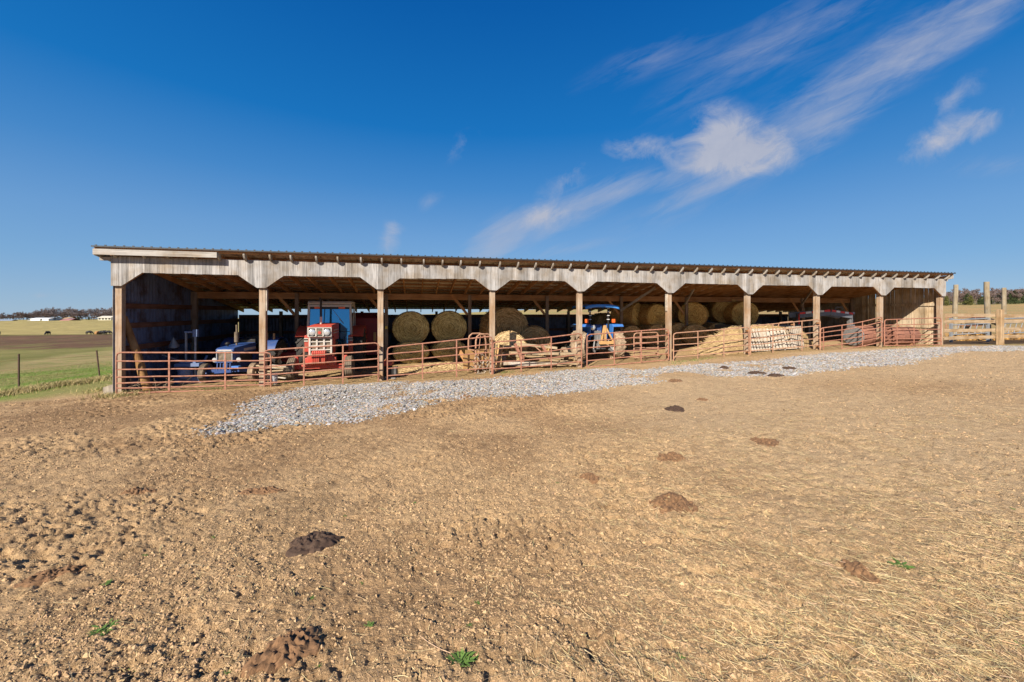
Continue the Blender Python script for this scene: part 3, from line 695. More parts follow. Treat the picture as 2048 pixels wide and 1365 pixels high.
bale(1024, 1.5, .70, .74, 'straw', "bright pale straw round bale with a board across it", None, -.2, 1.2, cnt=1300)
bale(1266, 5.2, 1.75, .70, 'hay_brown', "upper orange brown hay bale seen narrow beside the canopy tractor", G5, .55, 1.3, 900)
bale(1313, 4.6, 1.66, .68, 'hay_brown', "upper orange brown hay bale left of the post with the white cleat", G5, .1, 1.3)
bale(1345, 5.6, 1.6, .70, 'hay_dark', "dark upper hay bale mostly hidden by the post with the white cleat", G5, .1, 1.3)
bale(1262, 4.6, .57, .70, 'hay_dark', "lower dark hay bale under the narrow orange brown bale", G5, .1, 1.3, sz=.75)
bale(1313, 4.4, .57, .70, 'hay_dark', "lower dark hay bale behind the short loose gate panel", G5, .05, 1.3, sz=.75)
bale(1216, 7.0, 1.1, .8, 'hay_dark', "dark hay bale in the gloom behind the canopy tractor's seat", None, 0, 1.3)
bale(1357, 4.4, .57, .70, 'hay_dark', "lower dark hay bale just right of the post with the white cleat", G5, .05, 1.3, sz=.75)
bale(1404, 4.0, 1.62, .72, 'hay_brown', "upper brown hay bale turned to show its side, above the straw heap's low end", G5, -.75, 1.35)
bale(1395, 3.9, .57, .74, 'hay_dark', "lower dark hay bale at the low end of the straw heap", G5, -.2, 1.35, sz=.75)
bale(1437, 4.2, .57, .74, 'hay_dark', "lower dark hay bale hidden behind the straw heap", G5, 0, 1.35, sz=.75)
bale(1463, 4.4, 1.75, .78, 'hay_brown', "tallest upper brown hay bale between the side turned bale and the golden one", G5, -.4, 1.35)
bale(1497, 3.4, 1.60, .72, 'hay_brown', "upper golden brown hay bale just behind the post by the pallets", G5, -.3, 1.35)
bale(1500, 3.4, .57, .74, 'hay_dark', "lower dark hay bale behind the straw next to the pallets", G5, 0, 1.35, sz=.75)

# a long slope of bright straw, fallen from opened bales
def heap(name, pts, label, cat):
    """pts: (px, s, half width across, height)"""
    m = MB(); P = [(A(p, s), s, hw, h) for p, s, hw, h in pts]; org = W(P[0][0], P[0][1]); root_z = zg(org.x, org.y); org.z = root_z
    n, mseg = 60, 26
    aa = np.array([p[0] for p in P])
    for i in range(n + 1):
        a = aa[0] + (aa[-1] - aa[0]) * i / n
        s, hw, h = (float(np.interp(a, aa, [p[j] for p in P])) for j in (1, 2, 3))
        t = np.linspace(-1, 1, mseg + 1); y = s + hw * t; gx_, gy_ = X0 + UX * a - UY * y, Y0 + UY * a + UX * y
        e = h * np.clip(1 - np.abs(t) ** 2.4, 0, 1) ** .6 + (.30 * (fbm(a * 3.1 + 0 * y, y * 3.1, 5) - .5) + .12 * (fbm(a * 9 + 0 * y, y * 9, 6) - .5)) * min(1, h * 3) + np.array([rnd.uniform(-.02, .02) for _ in t])
        zz = ground(gx_, gy_) - root_z + e - .03
        m.v += [(float(a - P[0][0]), float(q - P[0][1]), float(z_)) for q, z_ in zip(y, zz)]
    for i in range(n):
        for j in range(mseg):
            q = i * (mseg + 1) + j; m.f.append((q, q + 1, q + mseg + 2, q + mseg + 1))
    o = m.build(name, M['straw'], None); o.location = org; o.rotation_euler = (0, 0, YAW); tag(o, label, cat)
    g = random.Random(4); mm = MB()
    for _ in range(1500):
        v = Vector(g.choice(m.v)) + Vector((g.uniform(-.1, .1), g.uniform(-.1, .1), .012)); t = g.uniform(0, 6.28); L = g.uniform(.06, .2)
        d = Vector((math.cos(t), math.sin(t), g.uniform(-.3, .4))) * L
        mm.tube([v, v + d * .5 + Vector((0, 0, .01)), v + d], [.006, .006, .003], 3, False)
    st = mm.build("loose_stalk", M['stalk_straw'], o); st['kind'] = 'stuff'
    return o
heap("straw_heap", [(1392, 1.2, .5, .02), (1410, 1.2, .7, .30), (1432, 1.3, .85, .75), (1455, 1.4, .95, 1.02), (1490, 1.5, .95, 1.08), (1530, 1.6, 1.0, 1.12), (1560, 1.7, 1.0, 1.02), (1592, 1.8, .9, .85), (1606, 1.9, .5, .1)],
     "long sloping heap of bright straw piled behind the gates next to the pallets", "straw heap")
heap("straw_litter", [(800, 1.6, .6, .01), (830, 2.0, 1.1, .07), (880, 2.2, 1.3, .10), (925, 2.2, 1.2, .08), (960, 2.0, .6, .01)], "thin spread of straw on the floor before the greenish bales", "straw")

# ------------------------------------------------------------------ wheels and tractors
def wheel(parent, c, rad, wid, lugs='rib', tyre='tyre', rim='white', side=1, camber=0.0, rimr=.56):
    """axle along x; side = +1 puts the dished face on +x"""
    h = wid / 2; p = empty("wheel", (0, 0, 0)); p.parent = parent; p.location = c; p.rotation_euler = (0, camber, 0)
    rr = rad * rimr
    m = MB().lathe([(rr, -h * .75), (rr * 1.12, -h * .92), (rad * .82, -h), (rad * .95, -h * .86), (rad * .975, -h * .5), (rad * .98, 0), (rad * .975, h * .5), (rad * .95, h * .86), (rad * .82, h), (rr * 1.12, h * .92), (rr, h * .75)], 'x', 36, closed=True)
    if lugs == 'rib':
        for t in (-.62, -.22, .22, .62):
            m.lathe([(rad * .955, h * t - h * .13), (rad * 1.0, h * t - h * .10), (rad * 1.0, h * t + h * .10), (rad * .955, h * t + h * .13)], 'x', 36, closed=True)
    else:
        N = 18
        for i in range(N):
            for sg in (-1, 1):
                a0 = 2 * math.pi * (i + (.5 if sg > 0 else 0)) / N; a1 = a0 + .30
                f = lambda a, q: Vector((0, math.cos(a) * q, math.sin(a) * q))
                p0 = f(a0, rad * .965) + Vector((sg * h * .05, 0, 0)); p1 = f(a1, rad * .94) + Vector((sg * h * .97, 0, 0))
                m.bar(p0, p1, rad * .09, rad * .11, (p0 + p1).normalized())
    m.build("tyre", M[tyre], p)
    q = MB().lathe([(rr * 1.08, -h * .7), (rr * 1.02, -h * .55), (rr * .96, -h * .2), (rr * .9, side * h * .0), (rr * .45, side * h * .12), (rr * .42, side * h * .3), (rr * .2, side * h * .34), (rr * .2, side * h * .05),
                    (rr * .9, -side * h * .04 + .01), (rr * 1.0, h * .2), (rr * 1.02, h * .55), (rr * 1.08, h * .7)], 'x', 28, closed=True)
    for i in range(6):
        t = i * math.pi / 3; q.lathe([(rr * .06, side * h * .02), (rr * .06, side * h * .2)], 'x', 6, (0, rr * .65 * math.cos(t), rr * .65 * math.sin(t)))
    q.build("rim", M[rim], p)
    return p
def arc(r, t0, t1, n=12): return [(r * math.cos(t0 + (t1 - t0) * i / n), r * math.sin(t0 + (t1 - t0) * i / n)) for i in range(n + 1)]
def fender(m, c, r, x0, x1, t0=.35, t1=2.9, th=.03):
    o = arc(r, t0, t1, 16); i = arc(r - th, t1, t0, 16)
    m.prism([(c[1] + p, c[2] + q) for p, q in o + i], 'x', x0, x1); return m
def seat_and_wheel(t, y, z, mat='black'):
    m = MB().box(-.24, .24, y - .22, y + .22, z, z + .09).box(-.24, .24, y + .16, y + .25, z + .09, z + .48); m.build("seat", M[mat], t, .03)
    m = MB().tube([(0, y - .75, z - .1), (0, y - .48, z + .30)], .022, 8); c = Vector((0, y - .48, z + .30))
    X = Vector((1, 0, 0)); Y = Vector((0, .62, .78)).cross(X).normalized()
    m.tube([c + (X * math.cos(k_ * math.pi / 8) + Y * math.sin(k_ * math.pi / 8)) * .21 for k_ in range(17)], .016, 6, False)
    for k_ in range(3): m.bar(c, c + (X * math.cos(k_ * 2.09) + Y * math.sin(k_ * 2.09)) * .21, .03, .012)
    m.build("steering_wheel", M['black'], t)

# the red tractor with a cab, nose to the gate
def red_tractor():
    a = A(641, .55); o = W(a, .20); t = empty("cab_tractor", (o.x, o.y, zg(o.x, o.y) + .02), YAW + .03, "red cab tractor with twin square headlights and blue tinted windscreen", "tractor")
    MB().box(-.19, .19, .55, 3.4, .62, .95).box(-.24, .24, 2.2, 3.5, .5, 1.0).build("chassis", M['engine'], t, .02)
    m = MB().box(-.26, .26, .75, 1.85, .92, 1.42).box(-.34, -.26, .95, 1.25, 1.0, 1.3).box(.26, .36, 1.2, 1.7, .95, 1.2)
    for y in (.8, 1.0, 1.2, 1.4): m.tube([(.27, y, 1.38), (.37, y + .03, 1.3), (.37, y + .1, 1.1)], .03, 6)
    m.build("engine", M['engine'], t)
    h = MB().prism([(.42, 1.50), (.33, 1.52), (.33, 1.87), (.48, 1.925), (2.05, 1.98), (2.05, 1.36), (.95, 1.36), (.95, 1.50)], 'x', -.36, .36).build("hood", M['red'], t, .02)
    m = MB()
    for z0 in (1.62, 1.72):
        m.box(.362, .368, .75, 1.9, z0, z0 + .03).box(-.368, -.362, .75, 1.9, z0, z0 + .03)
    m.build("side_stripe", M['white'], h)
    # headlamp panel
    p = MB().box(-.385, .385, .26, .34, 1.53, 1.865).build("headlight_panel", M['white'], t, .012)
    MB().box(-.39, .39, .25, .335, 1.868, 1.90).build("panel_trim", M['red'], p)
    MB().box(-.345, .345, .248, .257, 1.565, 1.83).build("panel_recess", M['black'], p)
    for x in (-.115, .115): MB().box(x - .022, x + .022, .228, .247, 1.555, 1.84).build("panel_divider", M['white'], p)
    for x in (-.232, .232):
        l_ = MB().lathe([(.085, .0), (.098, -.02), (.085, -.03), (.04, -.035)], 'y', 24, (x, .247, 1.69)).build("headlight", M['lamp'], p)
        MB().lathe([(.102, .0), (.115, -.02), (.102, -.028), (.099, -.012)], 'y', 24, (x, .247, 1.69), True).build("lamp_ring", M['galv'], l_)
    MB().box(-.085, .085, .238, .247, 1.59, 1.80).build("badge_plate", M['midtyre'], p)
    b = MB(); b.lathe([(.055, 0), (.055, -.012)], 'y', 14, (0, .238, 1.68)); b.build("badge", M['red'], p)
    # grille
    g = MB().box(-.345, .345, .44, .50, .92, 1.49).build("grille_backing", M['midtyre'], t)
    m = MB()
    for x in (-.345, -.115, .115, .345): m.box(x - .028, x + .028, .385, .44, .90, 1.51)
    for z in (.93, 1.075, 1.215, 1.355, 1.485): m.box(-.37, .37, .398, .437, z - .018, z + .018)
    m.build("grille", M['white'], g)
    MB().prism([(.43, .88), (.43, 1.50), (.95, 1.50), (.95, .95)], 'x', .374, .40).build("side_panel", M['red'], t)
    MB().prism([(.43, .88), (.43, 1.50), (.95, 1.50), (.95, .95)], 'x', -.40, -.374).build("side_panel", M['red'], t)
    # weights and front frame
    for i in range(7):
        x = -.20 + i * .062
        MB().prism([(.12, .62), (.10, .70), (.10, 1.0), (.15, 1.06), (.38, 1.06), (.38, .60), (.18, .58)], 'x', x - .026, x + .026).build("front_weight", M['red'], t, .008)
    MB().box(-.42, .42, .40, .70, .56, .88).box(-.50, -.28, .42, .62, .50, .80).box(.28, .50, .42, .62, .5, .8).build("front_frame", M['red'], t, .02)
    MB().bar((-.85, .60, .47), (.85, .60, .47), .16, .16).bar((-.80, .60, .45), (-.80, .60, .85), .11, .11).bar((.80, .60, .45), (.80, .60, .85), .11, .11).build("front_axle", M['red'], t, .02)
    for sg in (-1, 1): wheel(t, (sg * .93, .60, .41), .41, .27, 'rib', 'midtyre', 'white', sg, sg * -.06)
    for sg in (-1, 1): wheel(t, (sg * .98, 3.05, .86), .86, .48, 'lug', 'tyre', 'white', sg)
    for sg in (-1, 1):
        m = fender(MB(), (0, 3.05, .86), .98, min(sg * .72, sg * 1.24), max(sg * .72, sg * 1.24), .2, 2.5, .05); m.build("fender", M['red'], t)
        u = MB().prism([(2.02, .85), (1.98, 1.50), (2.12, 1.50), (2.20, .85)], 'x', min(sg * .70, sg * .86), max(sg * .70, sg * .86)).build("side_tank", M['red'], t, .03)
        MB().box(min(sg * .695, sg * .865), max(sg * .695, sg * .865), 1.97, 2.13, 1.26, 1.40).build("white_band", M['white'], u)
        MB().box(min(sg * .692, sg * .868), max(sg * .692, sg * .868), 1.965, 2.135, 1.31, 1.36).build("black_band", M['black'], u)
    # cab: slopes in to the top
    y0, y1, zb, zt_ = 2.20, 3.55, 1.02, 2.74
    def cp(x, yv, z): 
        f = (z - zb) / (zt_ - zb); return (x * (1 - .06 * f), yv + (.10 * f if yv < 3 else -.04 * f), z)
    m = MB()
    for sg in (-1, 1):
        m.bar(cp(sg * .80, y0, 1.5), cp(sg * .80, y0, zt_ - .05), .085, .09); m.bar(cp(sg * .80, y1, 1.3), cp(sg * .80, y1, zt_ - .05), .08, .08); m.bar(cp(sg * .81, 2.9, 1.4), cp(sg * .81, 2.9, zt_ - .06), .05, .06)
        m.bar(cp(sg * .8, y0, zt_ - .07), cp(sg * .8, y1, zt_ - .07), .07, .09)
    m.bar(cp(-.8, y0 - .01, zt_ - .10), cp(.8, y0 - .01, zt_ - .10), .06, .09)
    c = m.build("cab_frame", M['white'], t, .015)
    MB().prism([(y0 + .05, zt_ - .045), (y0 - .0, zt_ + .02), (y0 + .12, zt_ + .09), (y1 - .1, zt_ + .09), (y1 + .05, zt_ + .02), (y1, zt_ - .045)], 'x', -.80, .80).build("cab_roof", M['white'], t, .03)
    q = [cp(-.755, y0 + .01, 1.05), cp(.755, y0 + .01, 1.05), cp(.755, y0 + .01, zt_ - .14), cp(-.755, y0 + .01, zt_ - .14)]
    d = Vector((0, .012, .003)); g = MB(); g.add(q + [tuple(Vector(v) + d) for v in q], [(0, 1, 2, 3), (7, 6, 5, 4), (0, 4, 5, 1), (1, 5, 6, 2), (2, 6, 7, 3), (3, 7, 4, 0)]); g.build("windscreen", M['glass'], t, smooth=False)
    m = MB(); m.bar(cp(-.755, y0 - .01, zt_ - .18), cp(.755, y0 - .01, zt_ - .18), .02, .10); m.bar(cp(-.25, y0 - .005, 1.3), cp(-.20, y0 - .005, zt_ - .2), .02, .05); m.bar(cp(-.755, y0 - .006, 1.62), cp(.755, y0 - .006, 1.62), .012, .022)
    m.build("window_bar", M['black'], t)
    MB().bar(cp(.10, y0 - .03, zt_ - .25), cp(.50, y0 - .03, 1.98), .012, .012).bar(cp(.36, y0 - .035, 2.12), cp(.52, y0 - .035, 1.94), .014, .022).build("wiper", M['galv'], t)
    for x in (-.44, .44): MB().box(x - .12, x + .12, y0 + .045, y0 + .075, zt_ - .215, zt_ - .145).build("marker_light", M['amber'], t)
    for sg in (-1, 1):
        x = sg * .775
        MB().prism([(y0 + .1, 1.45), (y0 + .15, zt_ - .12), (2.84, zt_ - .12), (2.84, 1.45)], 'x', min(x, x * 1.01), max(x, x * 1.01)).build("side_window", M['darkglass'], t)
        MB().prism([(2.95, 1.6), (2.95, zt_ - .12), (y1 - .09, zt_ - .12), (y1 - .05, 1.6)], 'x', min(x, x * 1.01), max(x, x * 1.01)).build("side_window", M['darkglass'], t)
    MB().box(-.7, .7, 2.35, 3.5, 1.0, 1.4).build("cab_floor", M['black'], t)
    seat_and_wheel(t, 3.0, 1.5)
    e = MB().tube([(-.14, 1.25, 1.9), (-.14, 1.25, 2.22)], .045, 10).build("exhaust_base", M['white'], t)
    MB().tube([(-.14, 1.25, 2.2), (-.14, 1.25, 2.78), (-.165, 1.2, 2.92)], .04, 10).build("exhaust_stack", M['black'], t)
    for sg in (-1, 1): MB().box(min(sg * .55, sg * .85), max(sg * .55, sg * .85), 2.25, 2.7, .55, .6).box(min(sg * .55, sg * .85), max(sg * .55, sg * .85), 2.2, 2.6, .82, .86).build("step", M['red'], t)
    return t
red_tractor()

def blue_tractor():
    a = A(449, 1.0); o = W(a, .75); t = empty("open_tractor", (o.x, o.y, zg(o.x, o.y) + .01), YAW - .10, "dusty blue open tractor with tall exhaust, nose toward the low end gate", "tractor")
    MB().box(-.17, .17, .4, 2.6, .45, .72).box(-.24, .24, 1.7, 2.7, .42, .85).build("chassis", M['blue'], t, .02)
    MB().box(-.22, .22, .6, 1.6, .66, .98).build("engine", M['engine'], t, .02)
    h = MB().prism([(.28, .74), (.20, 1.17), (.30, 1.22), (1.75, 1.30), (1.75, .98), (.62, .98), (.62, .74)], 'x', -.29, .29).build("hood", M['blue'], t, .03)
    MB().box(-.22, .22, .19, .235, 1.12, 1.155).build("name_strip", M['white'], h)
    for sg in (-1, 1): MB().box(min(sg * .292, sg * .297), max(sg * .292, sg * .297), .85, 1.7, 1.06, 1.15).build("side_decal", M['white'], h)
    g = MB().box(-.22, .22, .225, .27, .76, 1.09).build("grille", M['midtyre'], t)
    m = MB()
    for x in (-.24, 0, .24): m.box(x - .014, x + .014, .185, .224, .74, 1.11)
    for z in (.74, 1.11): m.box(-.254, .254, .187, .222, z - .014, z + .014)
    m.build("grille_frame", M['galv'], g)
    for x in (-.36, .40):
        l_ = MB().lathe([(.06, 0), (.08, -.03), (.07, -.045), (.02, -.05)], 'y', 18, (x, .32, .80)).build("headlight", M['lamp'], t)
        MB().bar((x * .6, .36, .80), (x, .34, .80), .03, .03).build("bracket", M['blue'], l_)
    m = MB().bar((-.26, .12, .42), (.26, .12, .42), .06, .10)
    for x in (-.2, -.1, .0, .1, .2): m.bar((x, .14, .42), (x, .17, .74), .03, .03)
    m.bar((-.26, .14, .74), (.26, .14, .74), .03, .03)
    m.build("front_bumper", M['blue'], t); MB().box(.20, .46, .16, .34, .50, .60).build("tool_box", M['ltblue'], t, .01)
    MB().bar((-.72, .55, .40), (.72, .55, .40), .10, .10).bar((-.70, .55, .33), (-.70, .55, .60), .07, .07).bar((.70, .55, .33), (.70, .55, .60), .07, .07).build("front_axle", M['blue'], t, .01)
    for sg in (-1, 1): wheel(t, (sg * .78, .55, .33), .33, .20, 'rib', 'dustyre' if sg > 0 else 'midtyre', 'dustyre' if sg > 0 else 'blue', sg, 0, .60)
    for sg in (-1, 1): wheel(t, (sg * .80, 2.35, .68), .68, .36, 'lug', 'tyre', 'white', sg)
    for sg in (-1, 1): fender(MB(), (0, 2.35, .68), .78, min(sg * .58, sg * .98), max(sg * .58, sg * .98), .2, 2.7, .03).build("fender", M['blue'], t)
    MB().tube([(-.02, 1.0, 1.22), (-.02, 1.0, 1.38)], .03, 10).tube([(-.02, 1.0, 1.36), (-.02, 1.0, 1.72)], .075, 14).tube([(-.02, 1.0, 1.70), (-.02, 1.0, 1.98)], .032, 10).build("exhaust_stack", M['midtyre'], t)
    MB().tube([(-.12, .62, 1.22), (-.12, .62, 1.30)], .03, 10).lathe([(.075, 1.30), (.085, 1.33), (.05, 1.38), (.01, 1.39)], 'z', 14, (-.12, .62, 0)).build("air_intake", M['black'], t)
    MB().box(-.27, .27, 1.72, 1.80, 1.0, 1.42).build("dashboard", M['black'], t, .02)
    seat_and_wheel(t, 2.35, 1.05)
    for x in (.55, .80): MB().box(x - .03, x + .03, 2.0, 2.05, 1.35, 1.62).build("marker_post", M['yellow'], t)
blue_tractor()

def canopy_tractor():
    s0 = .9; a = A(1203, s0 + .5); o = W(a, s0); t = empty("canopy_tractor", (o.x, o.y, zg(o.x, o.y) + .01), YAW + math.pi - .03, "bright blue tractor with sun canopy, backed to the gate with dusty rear tyres", "tractor")
    t.location = W(a, s0 + 3.2, zg(*W(a, s0 + .7).xy) + .01)
    # local -y is the nose (deep in the barn); the rear hitch is at y = 3.1
    MB().box(-.18, .18, .3, 2.6, .45, .75).box(-.27, .27, 1.8, 2.75, .42, 1.0).build("chassis", M['engine'], t, .02)
    MB().prism([(.15, .80), (.10, 1.25), (.3, 1.35), (1.6, 1.42), (1.6, .9)], 'x', -.30, .30).build("hood", M['ltblue'], t, .04)
    MB().bar((-.66, .55, .38), (.66, .55, .38), .1, .1).build("front_axle", M['blue'], t)
    for sg in (-1, 1): wheel(t, (sg * .72, .55, .36), .36, .22, 'rib', 'tyre', 'white', sg)
    for sg in (-1, 1): wheel(t, (sg * .84, 2.45, .64), .64, .42, 'lug', 'dustyre', 'wtape' if False else 'white', sg, 0, .5)
    for sg in (-1, 1):
        x0, x1 = sorted((sg * .50, sg * .53)); y = 2.45
        m = MB().prism([(1.75, .95), (1.85, 1.48), (2.0, 1.55), (2.85, 1.55), (2.95, 1.45), (2.85, .85)], 'x', x0, x1)
        x2, x3 = sorted((sg * .50, sg * 1.0)); m.prism([(1.80, 1.44), (2.0, 1.555), (2.85, 1.555), (2.97, 1.46), (2.95, 1.44), (2.84, 1.525), (2.02, 1.525), (1.84, 1.42)], 'x', x2, x3)
        f = m.build("fender", M['ltblue'], t, .01)
        l_ = MB().box(sg * .62 - .07, sg * .62 + .07, 2.70, 2.78, 1.62, 1.78).build("warning_light", M['amber'], t, .01)
        MB().box(sg * .62 - .015, sg * .62 + .015, 2.72, 2.75, 1.55, 1.62).build("lamp_stem", M['black'], l_)
        MB().box(sg * .42 - .03, sg * .42 + .03, 2.60, 2.66, .95, 2.34).build("roll_bar", M['black'], t, .01)
        for z_ in (1.75, 1.92, 2.09, 2.24): MB().box(sg * .42 - .05, sg * .42 + .05, 2.595, 2.675, z_, z_ + .025).build("bar_clamp", M['wtape'], t)
    m = MB(); n = 16
    for j, y in enumerate((1.35, 1.5, 2.0, 2.5, 2.95, 3.02)):
        for i in range(n + 1):
            u = -1 + 2 * i / n; z = 2.46 - .10 * abs(u) ** 3 - (.10 if j in (0, 5) else 0) - .012 * j; m.v.append((u * .78, y, z))
    for j in range(5):
        for i in range(n): q = j * (n + 1) + i; m.f.append((q, q + 1, q + n + 2, q + n + 1))
    cn = m.build("canopy", M['canopy'], t); sol = cn.modifiers.new("thick", 'SOLIDIFY'); sol.thickness = .03
    seat_and_wheel(t, 2.15, 1.05, 'blue')
    MB().lathe([(.03, -.02), (.11, .0), (.115, .05), (.06, .09), (.01, .1)], 'y', 18, (.38, 2.80, 1.42)).build("work_light", M['lamp'], t)
    m = MB().box(-.2, .2, 2.6, 2.85, .5, 1.05); m.tube([(.18, 2.9, 1.3), (.22, 2.95, .9), (.12, 2.98, .6)], .03, 8).tube([(.05, 2.9, 1.28), (.10, 2.98, .95), (.2, 2.95, .62)], .022, 8).tube([(.3, 2.85, .9), (.42, 3.0, .5)], .035, 8).tube([(-.3, 2.85, .9), (-.42, 3.0, .5)], .035, 8)
    m.box(.08, .32, 2.84, 2.96, .85, 1.28); m.build("hydraulic_unit", M['grey'], t)
    m = MB().bar((-.10, 3.02, 1.52), (-.10, 3.02, .85), .09, .12).bar((-.06, 3.02, 1.50), (.08, 3.03, .80), .07, .07).bar((-.12, 3.02, 1.45), (-.47, 3.05, .80), .05, .07).bar((-.50, 3.05, .78), (.18, 3.05, .78), .09, .13)
    m.build("hitch_frame", M['yellow'], t, .008)
    for x in (-.42, .42): MB().bar((x * .8, 2.5, .55), (x, 3.15, .42), .05, .08).build("lift_arm", M['grey'], t)
canopy_tractor()

# ------------------------------------------------------------------ other machines and lumber under the roof
a = A(722, 4.6); t = empty("hay_baler", W(a, 4.6, zg(*W(a, 4.6).xy)), YAW, "dark red hay baler in the gloom behind the cab tractor", "baler")
MB().prism([(0, .5), (-.1, 1.2), (.0, 2.1), (.5, 2.35), (1.2, 2.2), (1.5, 1.4), (1.3, .5)], 'x', -.75, .75).build("body", M['dkred'], t, .04)
MB().box(-.85, .85, -.25, .1, .45, .62).build("pickup", M['dkred'], t); MB().box(.55, .66, -.14, -.10, 1.05, 1.45).build("marker", M['yellow'], t)
for sg in (-1, 1): wheel(t, (sg * .95, .7, .38), .38, .25, 'rib', 'tyre', 'white', sg)
MB().bar((0, -.1, .6), (0, -1.2, .5), .1, .12).build("drawbar", M['dkred'], t)
a = A(560, 3.3); t = empty("red_mower", W(a, 3.3, zg(*W(a, 3.3).xy)), YAW, "low dark red hay mower behind the second bay's lumber", "mower")
MB().prism([(0, .35), (0, .75), (.3, .95), (1.3, .95), (1.5, .6), (1.5, .35)], 'x', -1.0, 1.1).build("deck", M['dkred'], t, .04)
for x in (-1.0, 1.1): wheel(t, (x, .4, .42), .42, .2, 'rib', 'midtyre', 'white', 1 if x > 0 else -1)
MB().bar((.05, .1, .7), (.05, -.9, .55), .1, .1).build("tongue", M['dkred'], t)
a = A(383, 1.6); t = empty("post_driver", W(a, 1.6, zg(*W(a, 1.6).xy)), YAW, "light blue post driver with twin masts by the metal end wall", "post driver")
for x in (-.16, .12): MB().box(x - .025, x + .025, -.025, .025, .25, 1.78).build("mast", M['galv'], t)
MB().box(-.20, .16, -.05, .05, 1.74, 1.80).box(.06, .20, -.07, .07, 1.60, 1.86).build("head", M['drv'], t, .01)
MB().box(-.42, .32, -.2, .25, .58, .70).box(-.30, .2, -.15, .2, .70, .78).build("carriage", M['drv'], t, .01)
MB().lathe([(.15, .22), (.19, .55), (.20, .55), (.155, .2)], 'z', 18, (-.15, -.15, 0), True).build("tub", M['drv'], t)
MB().bar((-.5, 0, .1), (.5, 0, .1), .12, .2).bar((0, 0, .1), (0, 0, .6), .1, .1).bar((.1, -.05, .15), (.3, .4, .9), .05, .05).build("base", M['drv'], t)
MB().bar((-.9, .05, 1.0), (-.2, .0, .72), .035, .035).build("lever", M['galv'], t)
a = A(348, 2.2); o_ = MB().lathe([(.16, 0), (.015, .34), (.004, .34), (.15, -.01)], 'z', 16, closed=True).build("metal_funnel", M['galv'], None)
o_.location = W(a, 2.2, .62); o_.rotation_euler = (.3, .2, 0); tag(o_, "grey metal funnel hung on the end wall above the post driver", "funnel")
o_.location.z = Z(693, a, 2.2)
# leaning log
a0, s0, a1, s1 = A(299, .36), .36, A(247, .38), .38
p0 = W(a0, s0, zg(*W(a0, s0).xy) - .05); p1 = W(a1, s1, Z(634, a1, s1)); m = MB(); d = (p1 - p0)
m.tube([p0 - p0] + [d * q + Vector((rnd.uniform(-.015, .015), rnd.uniform(-.015, .015), 0)) for q in (.12, .25, .4, .55, .7, .85)] + [d], [.125, .12, .117, .112, .108, .102, .1, .09], 12)
o_ = m.build("leaning_log", M['log'], None, loc=p0); tag(o_, "peeled brown log leaning in the low end corner against the metal wall", "log")
# brush at the foot of the log
m = MB(); g = random.Random(3)
for _ in range(45):
    x, y = g.uniform(-.9, .9), g.uniform(-.15, .2); h = g.uniform(.05, .45)
    m.tube([(x, y, 0), (x + g.uniform(-.2, .2), y, h * .6), (x + g.uniform(-.45, .45), y + g.uniform(-.1, .1), h)], [.008, .006, .003], 4)
a = A(300, .3); o_ = m.build("brush_pile", M['oldboard'], None, loc=W(a, .3, zg(*W(a, .3).xy) - .02)); o_.rotation_euler = (0, 0, YAW); tag(o_, "dry sticks and brush behind the first gate at the log's foot", "brush")
# lumber, bucket
a = A(571, .9); t = empty("lumber_pile", W(a, .9, zg(*W(a, .9).xy)), YAW, "heap of pale broken boards beside the red tractor's front tyre", "lumber")
g = random.Random(12)
for i in range(13):
    z = .06 + .045 * i * .8; c = Vector((g.uniform(-.3, .3), g.uniform(-.2, .5), z)); an = g.uniform(-.5, .5); L = g.uniform(.4, .8)
    d = Vector((math.cos(an), math.sin(an), g.uniform(-.12, .12))) * L
    MB().bar(c - d, c + d, g.uniform(.09, .18), .035).build("board", M['pallet'] if i % 3 else M['oldboard'], t)
def bucket(px, s, label, r=.15):
    a = A(px, s); t = MB().lathe([(r * .8, 0), (r * .8, .002), (r, .34), (r * 1.04, .34), (r * 1.04, .36), (r * .96, .36), (r * .76, .02)], 'z', 24, closed=True).build("bucket", M['bucket'], None, loc=W(a, s, zg(*W(a, s).xy)))
    tag(t, label, "bucket"); MB().tube([(math.cos(q) * r, -.02 - .1 * math.sin(q), .3 - .16 * math.sin(q)) for q in np.linspace(0, math.pi, 9)], .004, 5).build("bucket_handle", M['galv'], t)
bucket(546, .35, "white plastic bucket behind the first two gates' meeting ends")
# petrol engine
a = A(777, .5); t = empty("petrol_engine", W(a, .5, zg(*W(a, .5).xy)), YAW - .2, "small red and black petrol engine sitting on the ground by the third gate", "engine")
MB().box(-.2, .22, -.17, .2, .08, .40).build("block", M['black'], t, .03); MB().box(-.22, .16, -.18, .18, .46, .63).build("fuel_tank", M['red'], t, .05)
m = MB()
for z in np.arange(.12, .4, .045): m.box(.22, .31, -.15, .17, z, z + .02)
m.build("cooling_fin", M['grey'], t); MB().lathe([(.16, 0), (.15, -.04), (.05, -.05)], 'y', 20, (-.02, -.18, .26)).build("starter_cover", M['black'], t)
MB().lathe([(.035, .63), (.035, .67)], 'z', 10, (-.05, 0, 0)).build("fuel_cap", M['black'], t); MB().box(-.26, .3, -.2, -.15, .0, .05).box(-.26, .3, .15, .2, 0, .05).box(-.15, -.1, -.15, .15, .05, .08).build("skid", M['grey'], t)
MB().tube([(-.28, -.1, .05), (-.3, -.05, .45), (-.05, .05, .75), (.15, .1, .62)], .014, 6).build("handle", M['rust'], t)
